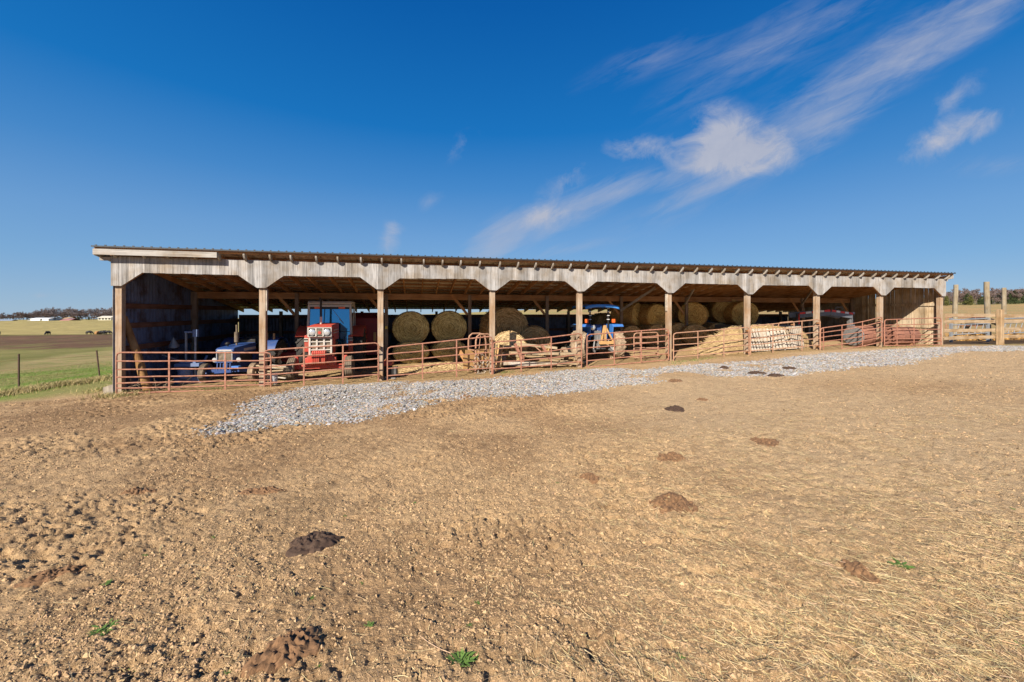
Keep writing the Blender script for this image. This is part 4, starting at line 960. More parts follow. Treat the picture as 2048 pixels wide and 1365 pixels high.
# timber prop before bales
a0, a1 = A(911, 3.6), A(938, 2.3); p0 = W(a1, 2.3, zg(*W(a1, 2.3).xy)); p1 = W(a0, 3.6, Z(690, a0, 3.6))
o_ = MB().bar((0, 0, 0), p1 - p0, .06, .22).build("timber_prop", M['rafter'], None, loc=p0); tag(o_, "slanting timber propped against the lower greenish bales", "timber")
# rusty hay rack
a = A(964, .75); t = empty("hay_rack", W(a, .75, zg(*W(a, .75).xy)), YAW + .35, "rusty arched hay rack with plywood panel beside the fourth post", "hay rack")
for y in (-.25, .35):
    MB().tube([(-.42, y, .0), (-.40, y, 1.20), (-.36, y, 1.36), (-.24, y, 1.45), (.1, y, 1.45), (.28, y, 1.38), (.36, y, 1.2), (.44, y, .0)], .034, 8).build("arch_tube", M['gate2'], t)
for x in (-.2, .0, .2): MB().tube([(x, -.25, 1.44), (x * 1.7, -.3, .5)], .016, 6).build("rack_bar", M['gate2'], t)
MB().box(-.85, .25, -.10, -.07, .18, .72).build("plywood_panel", M['yellow'], t); MB().box(-.65, .30, .1, .13, .3, .85).build("plywood_panel", M['yellow'], t)
for z in (.25, .85): MB().bar((-.42, -.25, z), (.42, -.25, z), .04, .04).bar((-.42, -.25, z), (-.42, .35, z), .04, .04).build("cross_bar", M['gate2'], t)
m = MB(); g = random.Random(8)
for _ in range(30):
    x, y, z = g.uniform(-.5, .5), g.uniform(-.5, -.2), g.uniform(.02, .6); m.tube([(x, y, z), (x + g.uniform(-.15, .15), y, z + g.uniform(-.2, .2)), (x + g.uniform(-.3, .3), y, max(.01, z + g.uniform(-.3, .2)))], .011, 5)
m.build("tangled_chain", M['pallet'], t)
# old wagon of timbers
a = A(1066, .8); t = empty("timber_wagon", W(a, .8, zg(*W(a, .8).xy)), YAW, "broken down wagon bed of grey planks with slanted rusty struts", "wagon")
def wp(px, y, s): 
    aa = A(px, s); return Vector((aa - a, s - .8, Z(y, aa, s) - t.location.z))
for (p0, y0, p1, y1, s, w_, h_) in ((1033, 688, 1112, 696, 1.0, .3, .09), (1020, 706, 1145, 708, .7, .34, .09), (1006, 727, 1124, 729, .5, .2, .13), (1022, 711, 1135, 716, 1.5, .3, .08), (1060, 718, 1150, 712, 1.0, .25, .06), (1100, 720, 1157, 727, .6, .2, .07), (992, 692, 1036, 694, 1.2, .28, .07), (1085, 731, 1150, 728, .4, .22, .06)):
    MB().bar(wp(p0, y0, s), wp(p1, y1, s), w_, h_).build("plank", M['oldboard'] if h_ < .1 else M['pallet'], t)
for (p0, y0, p1, y1, s) in ((1030, 688, 1048, 730, .55), (1083, 690, 1101, 720, .75), (1046, 706, 1043, 730, .6)):
    MB().bar(wp(p0, y0, s), wp(p1, y1, s), .13, .10).build("strut", M['gate'], t)
MB().bar(wp(1001, 690, .8), wp(993, 737, .6), .24, .04).build("stake_board", M['yellow'], t)
MB().bar(wp(1071, 694, .8), wp(1092, 712, .6), .03, .03).build("tie_rod", M['gate2'], t)
for px in (1005, 1128):
    aa = A(px, 1.5); wheel(t, (aa - a, .7, zg(*W(aa, 1.5).xy) + .33 - t.location.z), .32, .18, 'rib', 'dustyre', 'rust', 1)
# loose rubble by the wagon
m = MB(); g = random.Random(21)
for i in range(9):
    aa = A(g.uniform(1095, 1158), .35); o = W(aa, .35 + g.uniform(-.15, .3)); z = zg(o.x, o.y)
    d = Vector((g.uniform(.25, .6), g.uniform(-.15, .15), g.uniform(-.04, .05)))
    b = MB().bar(-d, d, g.uniform(.08, .15), .05).build("scrap_board", M['oldboard'], None, loc=(o.x, o.y, z + .05 + .03 * i % .12)); b.rotation_euler = (0, 0, YAW + g.uniform(-.3, .3))
    tag(b, "short dusty scrap board lying on the floor by the canopy tractor's left tyre", "board", "scrap boards on the floor")
# pallets leaning among the straw
def pallet(px, s, tilt, yaw, label, sc_=1.0):
    a = A(px, s); t = empty("pallet", W(a, s, zg(*W(a, s).xy) + .02), YAW + yaw, label, "pallet", "wooden pallets leaning by the straw heap"); t.rotation_euler = (tilt, 0, YAW + yaw)
    for i in range(7):
        x = -.52 + i * .173; MB().box(x - .05, x + .05, -.075, -.055, 0, 1.05 * sc_).build("slat", M['pallet'], t)
    for z in (.06, .52, .98): MB().box(-.6, .6, -.053, .033, z * sc_ - .04, z * sc_ + .04).build("stringer", M['oldboard'], t)
    for i in range(5):
        x = -.5 + i * .25; MB().box(x - .05, x + .05, .035, .055, 0, 1.05 * sc_).build("slat", M['pallet'], t)
pallet(1521, .42, -.30, .10, "weathered grey pallet leaning on the straw right of the seventh post")
pallet(1546, .45, -.22, -.15, "weathered grey pallet standing in the middle of the leaning row", .95)
pallet(1572, .42, -.34, .05, "dusty tan pallet standing beside the loose gate panel", .95)
pallet(1594, .6, -.15, .3, "dusty tan pallet at the right end of the leaning row", 1.0)
# gooseneck trailer
t = empty("gooseneck_trailer", W(A(1640, 2.0), 2.0, zg(*W(A(1640, 2.0), 2.0).xy)), YAW, "black gooseneck trailer with red and white reflective tape on its neck", "trailer")
ta, ts, tz = A(1640, 2.0), 2.0, t.location.z
def tp(px, y, s): aa = A(px, s); return Vector((aa - ta, s - ts, Z(y, aa, s) - tz))
na, nb, nc = tp(1599, 626, 2.7), tp(1661, 620, 1.75), tp(1704, 626, 1.6)
for off in (0, .75):
    o = Vector((.18 * off, off, 0)); n_ = MB().bar(na + o + Vector((0, 0, -.14)), nb + o + Vector((0, 0, -.14)), .10, .29).bar(nb + o + Vector((-.03, 0, -.14)), nc + o + Vector((0, 0, -.16)), .10, .29).build("neck_beam", M['trailer'], t, .01)
    if off == 0:
        for (p, q) in ((na, nb), (nb, nc)):
            d = q - p; up = Vector((0, 0, -.035)) if q is nb else Vector((0, 0, -.05)); fr_ = Vector((d.y, -d.x, 0))  .normalized() * .078; nseg = 5
            for i in range(nseg):
                MB().bar(p + d * (i / nseg + .01) + up + fr_, p + d * ((i + 1) / nseg - .01) + up + fr_, .006, .10).build("reflector_tape", M['wtape' if i % 2 else 'tape'], n_)
MB().bar(nc + Vector((.05, -.05, -.02)), nc + Vector((.2, .8, -.02)), .12, .12).build("cross_member", M['galv'], t)
MB().box(nc.x - .09, nc.x + .09, nc.y + .02, nc.y + .2, nc.z - 1.0, nc.z + .03).box(nc.x - .14, nc.x + .14, nc.y - .01, nc.y + .23, nc.z - 1.12, nc.z - .92).build("coupler_post", M['grey'], t, .01)
j = tp(1703, 640, 2.2); m = MB(); g = random.Random(2)
for i in range(5): m.tube([j + Vector((-.15 + .07 * i, 0, .05)), j + Vector((-.2 + .09 * i, -.04, -.35)), j + Vector((-.1 + .06 * i, -.02, -.7 - .05 * i))], .016, 5)
m.build("safety_chain", M['galv'], t)
MB().tube([nb + Vector((.62, .2, .0)), nb + Vector((.62, .2, .14)), nb + Vector((1.05, .2, .14)), nb + Vector((1.05, .2, 0))], .02, 6).build("tie_rail", M['galv'], t)
dk = tp(1592, 640, 3.0); MB().box(dk.x - 4.2, dk.x + .25, dk.y - .1, dk.y + 2.1, .80, .98).build("deck", M['trailer'], t)
MB().box(dk.x - .02, dk.x + .12, dk.y - .12, dk.y - .02, .7, na.z).build("riser", M['trailer'], t); MB().box(dk.x + .02, dk.x + .09, dk.y - .14, dk.y - .125, 1.0, na.z - .05).build("riser_tape", M['tape'], t)
for i in (0, 1): wheel(t, (dk.x - 2.2 - i * .95, dk.y - .08, .40), .40, .24, 'rib', 'tyre', 'white', 1).rotation_euler = (0, 0, math.pi / 2)
MB().bar((dk.x + .9, dk.y, .12), (dk.x + .9, dk.y, 1.2), .08, .08).build("landing_leg", M['grey'], t)
# rusty tanks
def tank(px, s, r, ln, label, yaw, endmat='grey'):
    a = A(px, s); o = W(a, s); t = empty("rusty_tank", (o.x, o.y, zg(o.x, o.y) + r), YAW + yaw, label, "tank", "rusty tanks lying behind the last gates")
    MB().lathe([(r * .97, 0), (r, .03), (r, ln * .33), (r * 1.012, ln * .34), (r, ln * .35), (r, ln * .66), (r * 1.012, ln * .67), (r, ln * .68), (r, ln - .03), (r * .97, ln)], 'x', 40).build("shell", M['tank'], t)
    MB().lathe([(r * .93, -.004), (r * .9, -.03), (r * .5, -.05), (.05, -.055)], 'x', 32).build("end_cap", M[endmat], t)
    MB().tube([(ln * .5, 0, r - .01), (ln * .5, 0, r + .05)], .05, 10).build("filler_cap", M['rust'], t)
    for x in (ln * .2, ln * .8): MB().box(x - .05, x + .05, -r * .6, r * .6, -r, -r * .80).build("cradle", M['rust'], t)
tank(1707, .60, .50, 1.75, "rusty red cylindrical tank with a grey end lying behind the bent gate", .12)
tank(1772, .58, .46, 1.7, "rusty red cylindrical tank lying before the sunlit plank wall", .02, 'tank')

# ------------------------------------------------------------------ fields: fences, poles, cattle, trees, far buildings
# board fence running on from the barn's high end
aF = A(1992, .1); t = empty("board_fence", W(aF, 0, zg(*W(aF, 0).xy)), YAW, "tan four board fence running on from the barn's high end", "fence")
def fz(a): return zg(*W(a, 0).xy) - t.location.z
for a in (aF, aF + 4.6, aF + 9.2):
    MB().box(a - aF - .115, a - aF + .115, -.16, .05, fz(a) - .4, fz(a) + 1.86).build("post", M['fencepost'], t, .012)
for i, y in enumerate((630.5, 644, 659.5, 674.5)):
    for (a0, a1) in ((LEN + .15, aF - .07), (aF - .02, aF + 4.58), (aF + 4.62, aF + 9.2)):
        z0 = Z(y + (2.5 if i == 0 and a1 > aF else 0), aF, 0) - t.location.z
        MB().bar((a0 - aF, .085 + (.004 if a0 > LEN + 1 else 0), z0 + rnd.uniform(-.03, .03)), (a1 - aF, .09, z0 + rnd.uniform(-.03, .03)), .04, .165).build("rail", M['fence'], t)
for px, ytop, pb, s, lab in ((1912, 570, 1908, 3.2, "shortest leaning round pole right beside the barn's high end"), (1973, 564, 1977, 2.6, "tallest thick round pole standing close behind the fence post"), (2008, 576, 2008, 3.6, "round pole at the far right, beyond the fence post")):
    a0, a1 = A(pb, s), A(px, s); o = W(a0, s, zg(*W(a0, s).xy) - .2)
    p = W(a1, s, Z(ytop, a1, s)) - o; n = 8; m = MB(); r = .118 if s > 2.8 else .135
    m.tube([p * (i / n) + Vector((rnd.uniform(-.008, .008), rnd.uniform(-.008, .008), 0)) for i in range(n + 1)], [r * (1.05 - .12 * i / n) for i in range(n + 1)], 14)
    tag(m.build("pole", M['pole'], None, loc=o), lab, "pole", "round poles standing in the pen")
def feed_panel(p0, p1, s, yt, yb, label, ymid):
    a0, a1 = A(p0, s), A(p1, s); o = W(a0, s, zg(*W(a0, s).xy)); t = empty("slant_bar_feeder", o, YAW, label, "feed panel", "slant bar feed panels behind the board fence")
    zt_, zm_, zb = (Z(q, (a0 + a1) / 2, s) - o.z for q in (yt, ymid, yb)); L = a1 - a0
    for z in (zt_, zm_, zb): MB().tube([(0, 0, z - .04), (L, 0, z + .04)], .038 if z == zt_ else .03, 8).build("rail", M['galv'], t)
    for x in (0, L): MB().box(x - .06, x + .06, -.05, .05, -.1, zt_ + .08).build("end_post", M['galv'], t)
    n = int(L / .45)
    for i in range(1, n): MB().tube([(i * L / n - .12, 0, zb), (i * L / n + .16, 0, zm_ + .02)], .02, 6).build("slant_bar", M['galv'], t)
feed_panel(1902, 1976, 1.9, 639, 668, "galvanised slant bar feed panel between the barn's end and the fence post", 649)
feed_panel(1996, 2075, 1.9, 637, 666, "galvanised slant bar feed panel right of the fence post", 646)
gate(1892, 635, 660, 1980, 635, 662, [0, .3, .65, 1], [1925, 1950], "distant red pipe gate seen over the feed panel", s=7, group=None)
m = MB(); g = random.Random(31); org = W(A(1940, 3.1), 3.1); org.z = zg(org.x, org.y)
for i in range(900):
    x, y = g.uniform(-2.0, 5.0), g.uniform(-.5, .5); h = .42 * max(0, 1 - (y / .5) ** 2) * (.6 + .4 * math.sin(x * 2.1)); t_ = g.uniform(0, 6.28); L = g.uniform(.1, .3)
    v = Vector((x, y, h + .02)); d = Vector((math.cos(t_), math.sin(t_), g.uniform(-.3, .5))) * L; m.tube([v, v + d * .5, v + d], [.018, .014, .006], 3, False)
o = m.build("feed_hay", M['hay_brown'], None, loc=org); o.rotation_euler = (0, 0, YAW); tag(o, "loose hay spilled along the slant bar feed panels", "hay")

# wire fence on the left
TP = [(37, 712, 780), (200, 704, 757)]
pts = []
for px, yt, yb in TP:
    d = 13.4 if px < 100 else 15.6
    x = (px - 1024) / F * d; pts.append((x, d, zg(x, d), (yb - yt) * d / F))
t = empty("wire_fence", (pts[0][0], pts[0][1], pts[0][2]), 0, "rusty steel post and wire fence along the pasture edge", "fence"); o = t.location.copy()
leans = (.0, -.16); tops = []
d0 = Vector((pts[1][0] - pts[0][0], pts[1][1] - pts[0][1], 0)); pts = [(pts[0][0] - d0.x, pts[0][1] - d0.y, zg(pts[0][0] - d0.x, pts[0][1] - d0.y), 1.2)] + pts
for i, (x, y, z, h) in enumerate(pts):
    ln = (0, 0, -.14)[i]; b = Vector((x, y, z - .2)) - o; top = b + Vector((ln, 0, h + .2)); tops.append((b, top))
    m = MB().bar(b, top, .034, .012).bar(b + Vector((0, .018, 0)), top + Vector((0, .018, 0)), .012, .035)
    for q in np.linspace(.2, .97, 14): m.bar(b.lerp(top, q) + Vector((-.014, -.012, 0)), b.lerp(top, q) + Vector((.014, -.012, 0)), .012, .014)
    m.build("post", M['tpost'], t)
tops.append((W(-.15, .4, zg(*W(-.15, .4).xy)) - o, W(-.15, .4, zg(*W(-.15, .4).xy) + 1.3) - o))
for q in (.4, .62, .85):
    m = MB()
    for (b0, t0), (b1, t1) in zip(tops[:-1], tops[1:]):
        p, r_ = b0.lerp(t0, q), b1.lerp(t1, q); m.tube([p, p.lerp(r_, .5) + Vector((0, 0, -.03)), r_], .003, 4, False)
    m.build("wire", M['rust'], t)

# cattle: one skinned body each
M['cow'] = plain("black_coat", (0.012, 0.011, 0.011), 0.6, 0, .3)
def make_cow(head_down, label, group):
    V = [(0, .0, 1.05), (0, -.45, 1.08), (0, .5, 1.08), (0, .78, 1.12), (0, -.72, 1.12), (0, -1.0, .95 if head_down else 1.28), (0, -1.25, .60 if head_down else 1.30), (0, -1.45, .25 if head_down else 1.12)]
    Rr = [.40, .36, .37, .26, .27, .19, .16, .09]
    E = [(0, 1), (0, 2), (2, 3), (1, 4), (4, 5), (5, 6), (6, 7)]
    for sg in (-1, 1):
        i = len(V); V += [(sg * .20, -.52, .75), (sg * .20, -.54, .40), (sg * .20, -.52, .05)]; Rr += [.14, .075, .07]; E += [(1, i), (i, i + 1), (i + 1, i + 2)]
        i = len(V); V += [(sg * .21, .58, .75), (sg * .21, .70, .45), (sg * .21, .64, .05)]; Rr += [.17, .08, .07]; E += [(2, i), (i, i + 1), (i + 1, i + 2)]
        i = len(V); V += [(sg * .26, -1.16, V[6][2] + .17)]; Rr += [.04]; E += [(6, i)]
    i = len(V); V += [(0, 1.02, .95), (0, 1.05, .45)]; Rr += [.04, .045]; E += [(3, i), (i, i + 1)]
    me = bpy.data.meshes.new("cow"); me.from_pydata(V, E, []); me.update(); me.materials.append(M['cow'])
    o = bpy.data.objects.new("cow", me); sc.collection.objects.link(o)
    sk = o.modifiers.new("skin", 'SKIN'); sk.use_smooth_shade = True
    for q, r in zip(me.skin_vertices[0].data, Rr): q.radius = (r, r)
    me.skin_vertices[0].data[0].use_root = True
    sb = o.modifiers.new("smooth", 'SUBSURF'); sb.levels = 1; sb.render_levels = 1
    return tag(o, label, "cow", group)
def cow_at(o, px, d, rz):
    x = (px - 1024) / F * d; o.location = (x, d, zg(x, d) - .03); o.rotation_euler = (0, 0, rz)
GC = "black cattle far out on the pasture"
c0 = make_cow(True, "lone black cow standing end on at the pasture's middle", GC); c1 = make_cow(True, "black cow broadside, left of the hay feeder", GC)
cow_at(c0, 96, 138, R(15)); cow_at(c1, 178, 138, R(98))
for px, d, rz, lab in ((203, 136, 80, "black cow crowding the front of the far hay feeder"), (210, 139, 250, "black cow behind the far hay feeder near the barn corner"), (216, 137, 95, "black cow broadside right beside the barn's corner post"), (-3, 134, 60, "black cow cut off by the left edge of the view")):
    q = copy_tree(c1); q['label'] = lab; cow_at(q, px, d, R(rz))
q = copy_tree(c1); q['label'] = "black cow feeding behind the slant bar panel beyond the board fence"; q['group'] = "black cattle in the pen"; b = W(A(1957, 10.), 10.); q.location = (b.x, b.y, zg(b.x, b.y)); q.rotation_euler = (0, 0, YAW + .3)
x = (196 - 1024) / F * 137.5; fh = hay_shape(.75, 1.4, 77).build("hay_bale", M['log'], None); fh.location = (x, 137.5, zg(x, 137.5) + .55); fh.rotation_euler = (0, 0, 1.2); tag(fh, "brown hay bale the distant cattle crowd round", "hay bale")

# far buildings on the ridge
def far_shed(px0, px1, ytop, ybase, d, wallmat, roofmat, label, cat, name, roofh=.35, openings=0):
    x0, x1 = (px0 - 1024) / F * d, (px1 - 1024) / F * d; z = min(EYE - (ybase - HOR) * d / F, zg((x0 + x1) / 2, d) + .3); h = (ybase - ytop) * d / F; L = x1 - x0
    t = empty(name, ((x0 + x1) / 2, d, z), 0, label, cat); hw = h * (1 - roofh)
    MB().box(-L / 2, L / 2, 0, 9, -2, hw).build("wall", wallmat, t)
    MB().prism([(-.5, hw + .01), (4.5, h), (9.5, hw + .01), (9.5, hw + .16), (4.5, h + .16), (-.5, hw + .16)], 'x', -L / 2 - .4, L / 2 + .4).build("roof", roofmat, t)
    for i in range(openings):
        w_ = L / openings; MB().box(-L / 2 + w_ * (i + .15), -L / 2 + w_ * (i + .85), -.06, -.003, .2, hw * .8).build("shaded_opening", M['black'], t)  # flat dark panels stand for the shade inside the open bays
    return t
M['farwhite'] = plain("white_siding", (.78, .78, .76), .6, 0, .05); M['farred'] = plain("red_roofing", (.36, .17, .14), .6, 0, .1); M['fargrey'] = plain("grey_roofing", (.20, .24, .30), .5, 0, .1); M['farcream'] = plain("cream_siding", (.62, .58, .46), .6, 0, .08); M['farorange'] = plain("orange_roofing", (.42, .28, .14), .6, 0, .1)
far_shed(61, 97, 636.5, 644, 352, M['farwhite'], M['farwhite'], "long white metal shed standing on the ridge", "shed", "shed", .25)
far_shed(97.5, 108, 637.5, 643.5, 356, M['fargrey'], M['fargrey'], "small blue grey shed at the white shed's right end", "shed", "shed", .3)
far_shed(121, 139, 638, 643, 350, M['farwhite'], M['farred'], "low red roofed building beside the white shed on the ridge", "building", "farm_building", .75)
far_shed(127, 136, 633.5, 639, 366, M['farcream'], M['farorange'], "small orange roofed house behind the red roofed building", "house", "house", .5)
far_shed(196, 222, 630.5, 638, 372, M['farcream'], M['farcream'], "cream open sided farm building nearest the barn corner on the ridge", "building", "farm_building", .45, 4)
far_shed(46, 60, 642, 645, 345, M['farcream'], M['farwhite'], "low pale lean-to left of the long white shed", "shed", "shed", .4)
far_shed(-40, 16, 640, 648, 345, M['fargrey'], M['fargrey'], "blue grey roofed shed at the left edge of the ridge", "shed", "shed", .6)

# trees
def twig_tree(name, h, seed, barkmat, twigmat, spread=.55, first=.22, dens=1.0):
    g = random.Random(seed); T = MB(); C = MB(); tips = []
    def grow(p, d, L, r, lv):
        n = 3; pts = [p]; q = p
        for i in range(n):
            d = (d + Vector((g.uniform(-.2, .2), g.uniform(-.2, .2), g.uniform(-.02, .14)))).normalized(); q = q + d * (L / n); pts.append(q)
        (T if lv < 2 else C).tube(pts, [r * (1 - .5 * i / n) for i in range(n + 1)], 5 if lv < 2 else 3, False)
        if lv < 3:
            for k_ in range(6 if lv == 0 else 4):
                t = g.uniform(.35, 1.0) if lv else g.uniform(first, 1.0); b = pts[0].lerp(pts[-1], t); an = g.uniform(0, 6.28)
                u = Vector((math.cos(an), math.sin(an), g.uniform(.25, 1.0))).normalized(); grow(b, (d * .5 + u * spread * 1.5).normalized(), L * g.uniform(.5, .72), r * .45, lv + 1)
        else:
            for k_ in range(int(7 * dens)):
                b = pts[g.randint(0, 2)].lerp(pts[-1], g.random()); u = (d + Vector((g.uniform(-1, 1), g.uniform(-1, 1), g.uniform(-.4, .9)))).normalized() * g.uniform(.05, .12) * h
                w_ = Vector((g.uniform(-1, 1), g.uniform(-1, 1), g.uniform(-1, 1))).normalized() * h * .0075; C.add([b - w_, b + w_, b + u], [(0, 1, 2)])
    for k_ in range(2 if h < 8 else 1): grow(Vector((0, 0, -.4)), Vector((g.uniform(-.12, .12), g.uniform(-.12, .12), 1)), h * .62, h * .022, 0)
    o = T.build("trunk", barkmat, None); return T, C
M['bark'] = plain("bark", (.10, .085, .075), .9, 0, .2); M['twig'] = plain("bare_hazed_twigs", (.20, .165, .16), .9, 0, .25, 1); M['twig2'] = plain("reddish_twigs", (.155, .110, .095), .9, 0, .25, 1)  # haze over the ridge trees is put into their lighter twig colour
M['cedar'] = plain("evergreen_needles", (.045, .062, .020), .9, 0, .5, 2); M['cedar2'] = plain("yellow_green_needles", (.105, .105, .025), .9, 0, .4, 2)
for o in [q for q in bpy.data.objects if q.name.startswith("trunk")]: bpy.data.objects.remove(o)
protos = {}
def bare(kind, seed):
    key = ('b', kind, seed)
    if key not in protos:
        g = twig_tree("tree", 12 if kind else 9, seed, M['bark'], M['twig'], (.48 if kind else .8), .10 if kind else .04, 3.0 if kind else 3.2)
        for o in [q for q in bpy.data.objects if q.name.startswith("trunk") and q.parent is None]: bpy.data.objects.remove(o)
        r = empty("bare_tree" if kind else "bare_bush", (0, 0, 0)); g[0].build("trunk", M['bark'], r); g[1].build("crown", M['twig'] if kind else M['twig2'], r); protos[key] = r; return r
    return copy_tree(protos[key])
def cedar(seed, mat):
    key = ('c', seed, mat)
    if key not in protos:
        g = random.Random(seed); r = empty("evergreen_tree", (0, 0, 0)); MB().tube([(0, 0, -.3), (0, 0, 3), (.1, 0, 6)], [.18, .12, .03], 6).build("trunk", M['bark'], r); C = MB()
        cl = [(Vector((g.gauss(0, 1), g.gauss(0, 1), 0)) * .55 * (1.15 - z / 7.0) * 1.6 + Vector((0, 0, z)), .9 * (1.25 - z / 8)) for z in [g.uniform(.5, 6.6) for _ in range(36)]]
        for c, q in cl:
            for _ in range(60):
                p = c + Vector((g.gauss(0, .5), g.gauss(0, .5), g.gauss(0, .42))) * q; u = Vector((g.uniform(-1, 1), g.uniform(-1, 1), g.uniform(-.5, 1))).normalized(); v = u.cross(Vector((g.uniform(-1, 1), g.uniform(-1, 1), g.uniform(-1, 1)))).normalized() * .10
                C.add([p - v, p + v, p + u * .42], [(0, 1, 2)])
        C.build("crown", M[mat], r); protos[key] = r; return r
    return copy_tree(protos[key])
def plant_(o, px, d, s, label, cat, group, sz=1.0):
    x = (px - 1024) / F * d; o.location = (x, d, zg(x, d) - .1); o.rotation_euler = (0, 0, rnd.uniform(0, 6.28)); o.scale = (s, s, s * sz); tag(o, label, cat, group); return o
g = random.Random(40)
LT = "bare winter tree in the ridge line beyond the pasture"
tops_l = [(-60, 628), (0, 632), (30, 629), (60, 624), (90, 620), (115, 617), (150, 620), (160, 617), (190, 619), (215, 618), (240, 619), (330, 622)]
i = 0; px = -60
while px < 330:
    ty = float(np.interp(px, [q[0] for q in tops_l], [q[1] for q in tops_l])) + g.uniform(-3, 4) - 1.5; d = g.uniform(395, 440)
    x = (px - 1024) / F * d; zb = zg(x, d); h = (EYE - (ty - HOR) * d / F) - zb
    plant_(bare(1, 100 + i % 5), px, d, max(.35, h / 13.4), LT, "tree", "bare trees along the left ridge", 1.0).scale.x *= 1.15
    px += g.uniform(3.2, 6.5) if px < 235 else 16; i += 1
px = -60
while px < 240:
    plant_(bare(0, 200 + i % 4), px, g.uniform(385, 395), g.uniform(.5, .85), "bare underwood bush at the foot of the ridge's winter trees", "bush", "bare underwood along the left ridge"); px += g.uniform(4, 8); i += 1
for px, d, s, lab in ((157, 365, .34, "small dark evergreen bush right of the red roofed building on the ridge"), (82, 347, .20, "little dark bush before the long white shed"), (178, 380, .3, "small dark evergreen bush left of the cream farm building")):
    plant_(cedar(3, 'cedar'), px, d, s * 2, lab, "bush", "evergreen bushes on the left ridge", .7)
RB, RC, RY = "bare purplish bush in the hedgerow across the dry field", "dark evergreen in the hedgerow across the dry field", "yellow green evergreen in the hedgerow across the dry field"
i = 0; px = 1870
while px < 2450:
    d = g.uniform(225, 255) ; k_ = g.random(); x = (px - 1024) / F * d
    if k_ < .70: plant_(bare(0, 200 + i % 4), px, d, g.uniform(.65, 1.0), RB, "bush", "hedgerow across the dry field")
    else: plant_(cedar(7 + i % 2, 'cedar'), px, d, g.uniform(.7, 1.1), RC, "tree", "hedgerow across the dry field")
    px += g.uniform(2.5, 6); i += 1
for px in (1941, 1893): plant_(cedar(9, 'cedar2'), px, 222, .85, RY, "tree", "hedgerow across the dry field")
i = 0; px = 1880
while px < 2450:
    d = g.uniform(300, 330); plant_(bare(0, 200 + i % 4), px, d, g.uniform(.6, 1.0), "bare bush higher up the hill behind the hedgerow", "bush", "bushes up the right hill"); px += g.uniform(6, 13); i += 1
for px in (1898, 1934, 2040): plant_(cedar(7, 'cedar'), px, 335, 1.0, "dark evergreen higher up the hill behind the hedgerow", "tree", "bushes up the right hill")

# ------------------------------------------------------------------ loose things on the ground
def bulk(name, V, Fc, cols, matname, rough=.9, bump=.3, smooth=False):
    """one mesh of many small pieces; cols: a colour per vertex"""
    me = bpy.data.meshes.new(name); me.vertices.add(len(V)); me.vertices.foreach_set("co", V.ravel())
    k_ = Fc.shape[1]; me.loops.add(Fc.size); me.polygons.add(len(Fc)); me.loops.foreach_set("vertex_index", Fc.ravel()); me.polygons.foreach_set("loop_start", np.arange(len(Fc)) * k_)
    me.polygons.foreach_set("use_smooth", np.full(len(Fc), smooth)); me.update(); me.validate()
    at = me.color_attributes.new("tone", 'FLOAT_COLOR', 'POINT'); at.data.foreach_set("color", np.concatenate([cols, np.ones((len(V), 1))], 1).ravel())
    t = NT(matname); va = t.new("ShaderNodeVertexColor", layer_name="tone"); n = t.noise(t.tc.outputs['Object'], 45, 3); t.color(t.mix(1.0, va.outputs[0], t.ramp(n, [(.3, (.75, .75, .75)), (.7, (1.2, 1.2, 1.2))]), 'MULTIPLY')); t.rough(rough, 0, .2); t.bump(n, bump, .01)
    me.materials.append(t.m); o = bpy.data.objects.new(name, me); sc.collection.objects.link(o); o['kind'] = 'stuff'; return o
RNG = np.random.default_rng(5)
ICO_V = []; bm = bmesh.new(); bmesh.ops.create_icosphere(bm, subdivisions=1, radius=1.0); ICO_V = np.array([v.co[:] for v in bm.verts]); ICO_F = np.array([[v.index for v in f.verts] for f in bm.faces]); bm.free()
def lumps(name, x, y, size, cols, matname, flat=.65, sink=.3, jit=.28):
    n = len(x); N = len(ICO_V); v = ICO_V[None] * (1 + RNG.uniform(-jit, jit, (n, N, 1)))
    v = v * np.stack([RNG.uniform(.7, 1.3, n), RNG.uniform(.7, 1.3, n), RNG.uniform(.7, 1.1, n) * flat], 1)[:, None, :] * size[:, None, None]
    an = RNG.uniform(0, 6.28, n); ca, sa = np.cos(an), np.sin(an); tl = RNG.uniform(-.5, .5, n)
    vx = v[..., 0] * ca[:, None] - v[..., 1] * sa[:, None]; vy = v[..., 0] * sa[:, None] + v[..., 1] * ca[:, None]; vz = v[..., 2] + vx * tl[:, None] * .5
    z = ground(x, y) + disp(x, y) + size * flat * (1 - sink) * .6
    V = np.stack([vx + x[:, None], vy + y[:, None], vz + z[:, None]], -1).reshape(-1, 3)
    Fc = (ICO_F[None] + (np.arange(n) * N)[:, None, None]).reshape(-1, 3)
    return bulk(name, V, Fc, np.repeat(cols, N, 0), matname)
# gravel
allp = np.array([q for poly in GRAVEL for q in poly]); lo, hi = allp.min(0) - .5, allp.max(0) + .5
RES = .06; gxs = np.arange(lo[0], hi[0], RES); gys = np.arange(lo[1], hi[1], RES); GX, GY = np.meshgrid(gxs, gys, indexing='ij'); GW = gravel_w(GX.ravel(), GY.ravel()).reshape(GX.shape)
HALO = GW.copy()
for sh in range(1, 7):
    for ax in (0, 1):
        for sg in (-1, 1): HALO = np.maximum(HALO, np.roll(GW, sg * sh, ax) * (.32 - .045 * sh))
x = RNG.uniform(lo[0], hi[0] - RES, 1200000); y = RNG.uniform(lo[1], hi[1] - RES, 1200000); a, s = AS(x, y)
keep = (RNG.random(len(x)) < HALO[((x - lo[0]) / RES).astype(int).clip(0, len(gxs) - 1), ((y - lo[1]) / RES).astype(int).clip(0, len(gys) - 1)] * .9) & (s < -.35); x, y = x[keep], y[keep]
if len(x) > 150000: sel = RNG.choice(len(x), 150000, False); x, y = x[sel], y[sel]
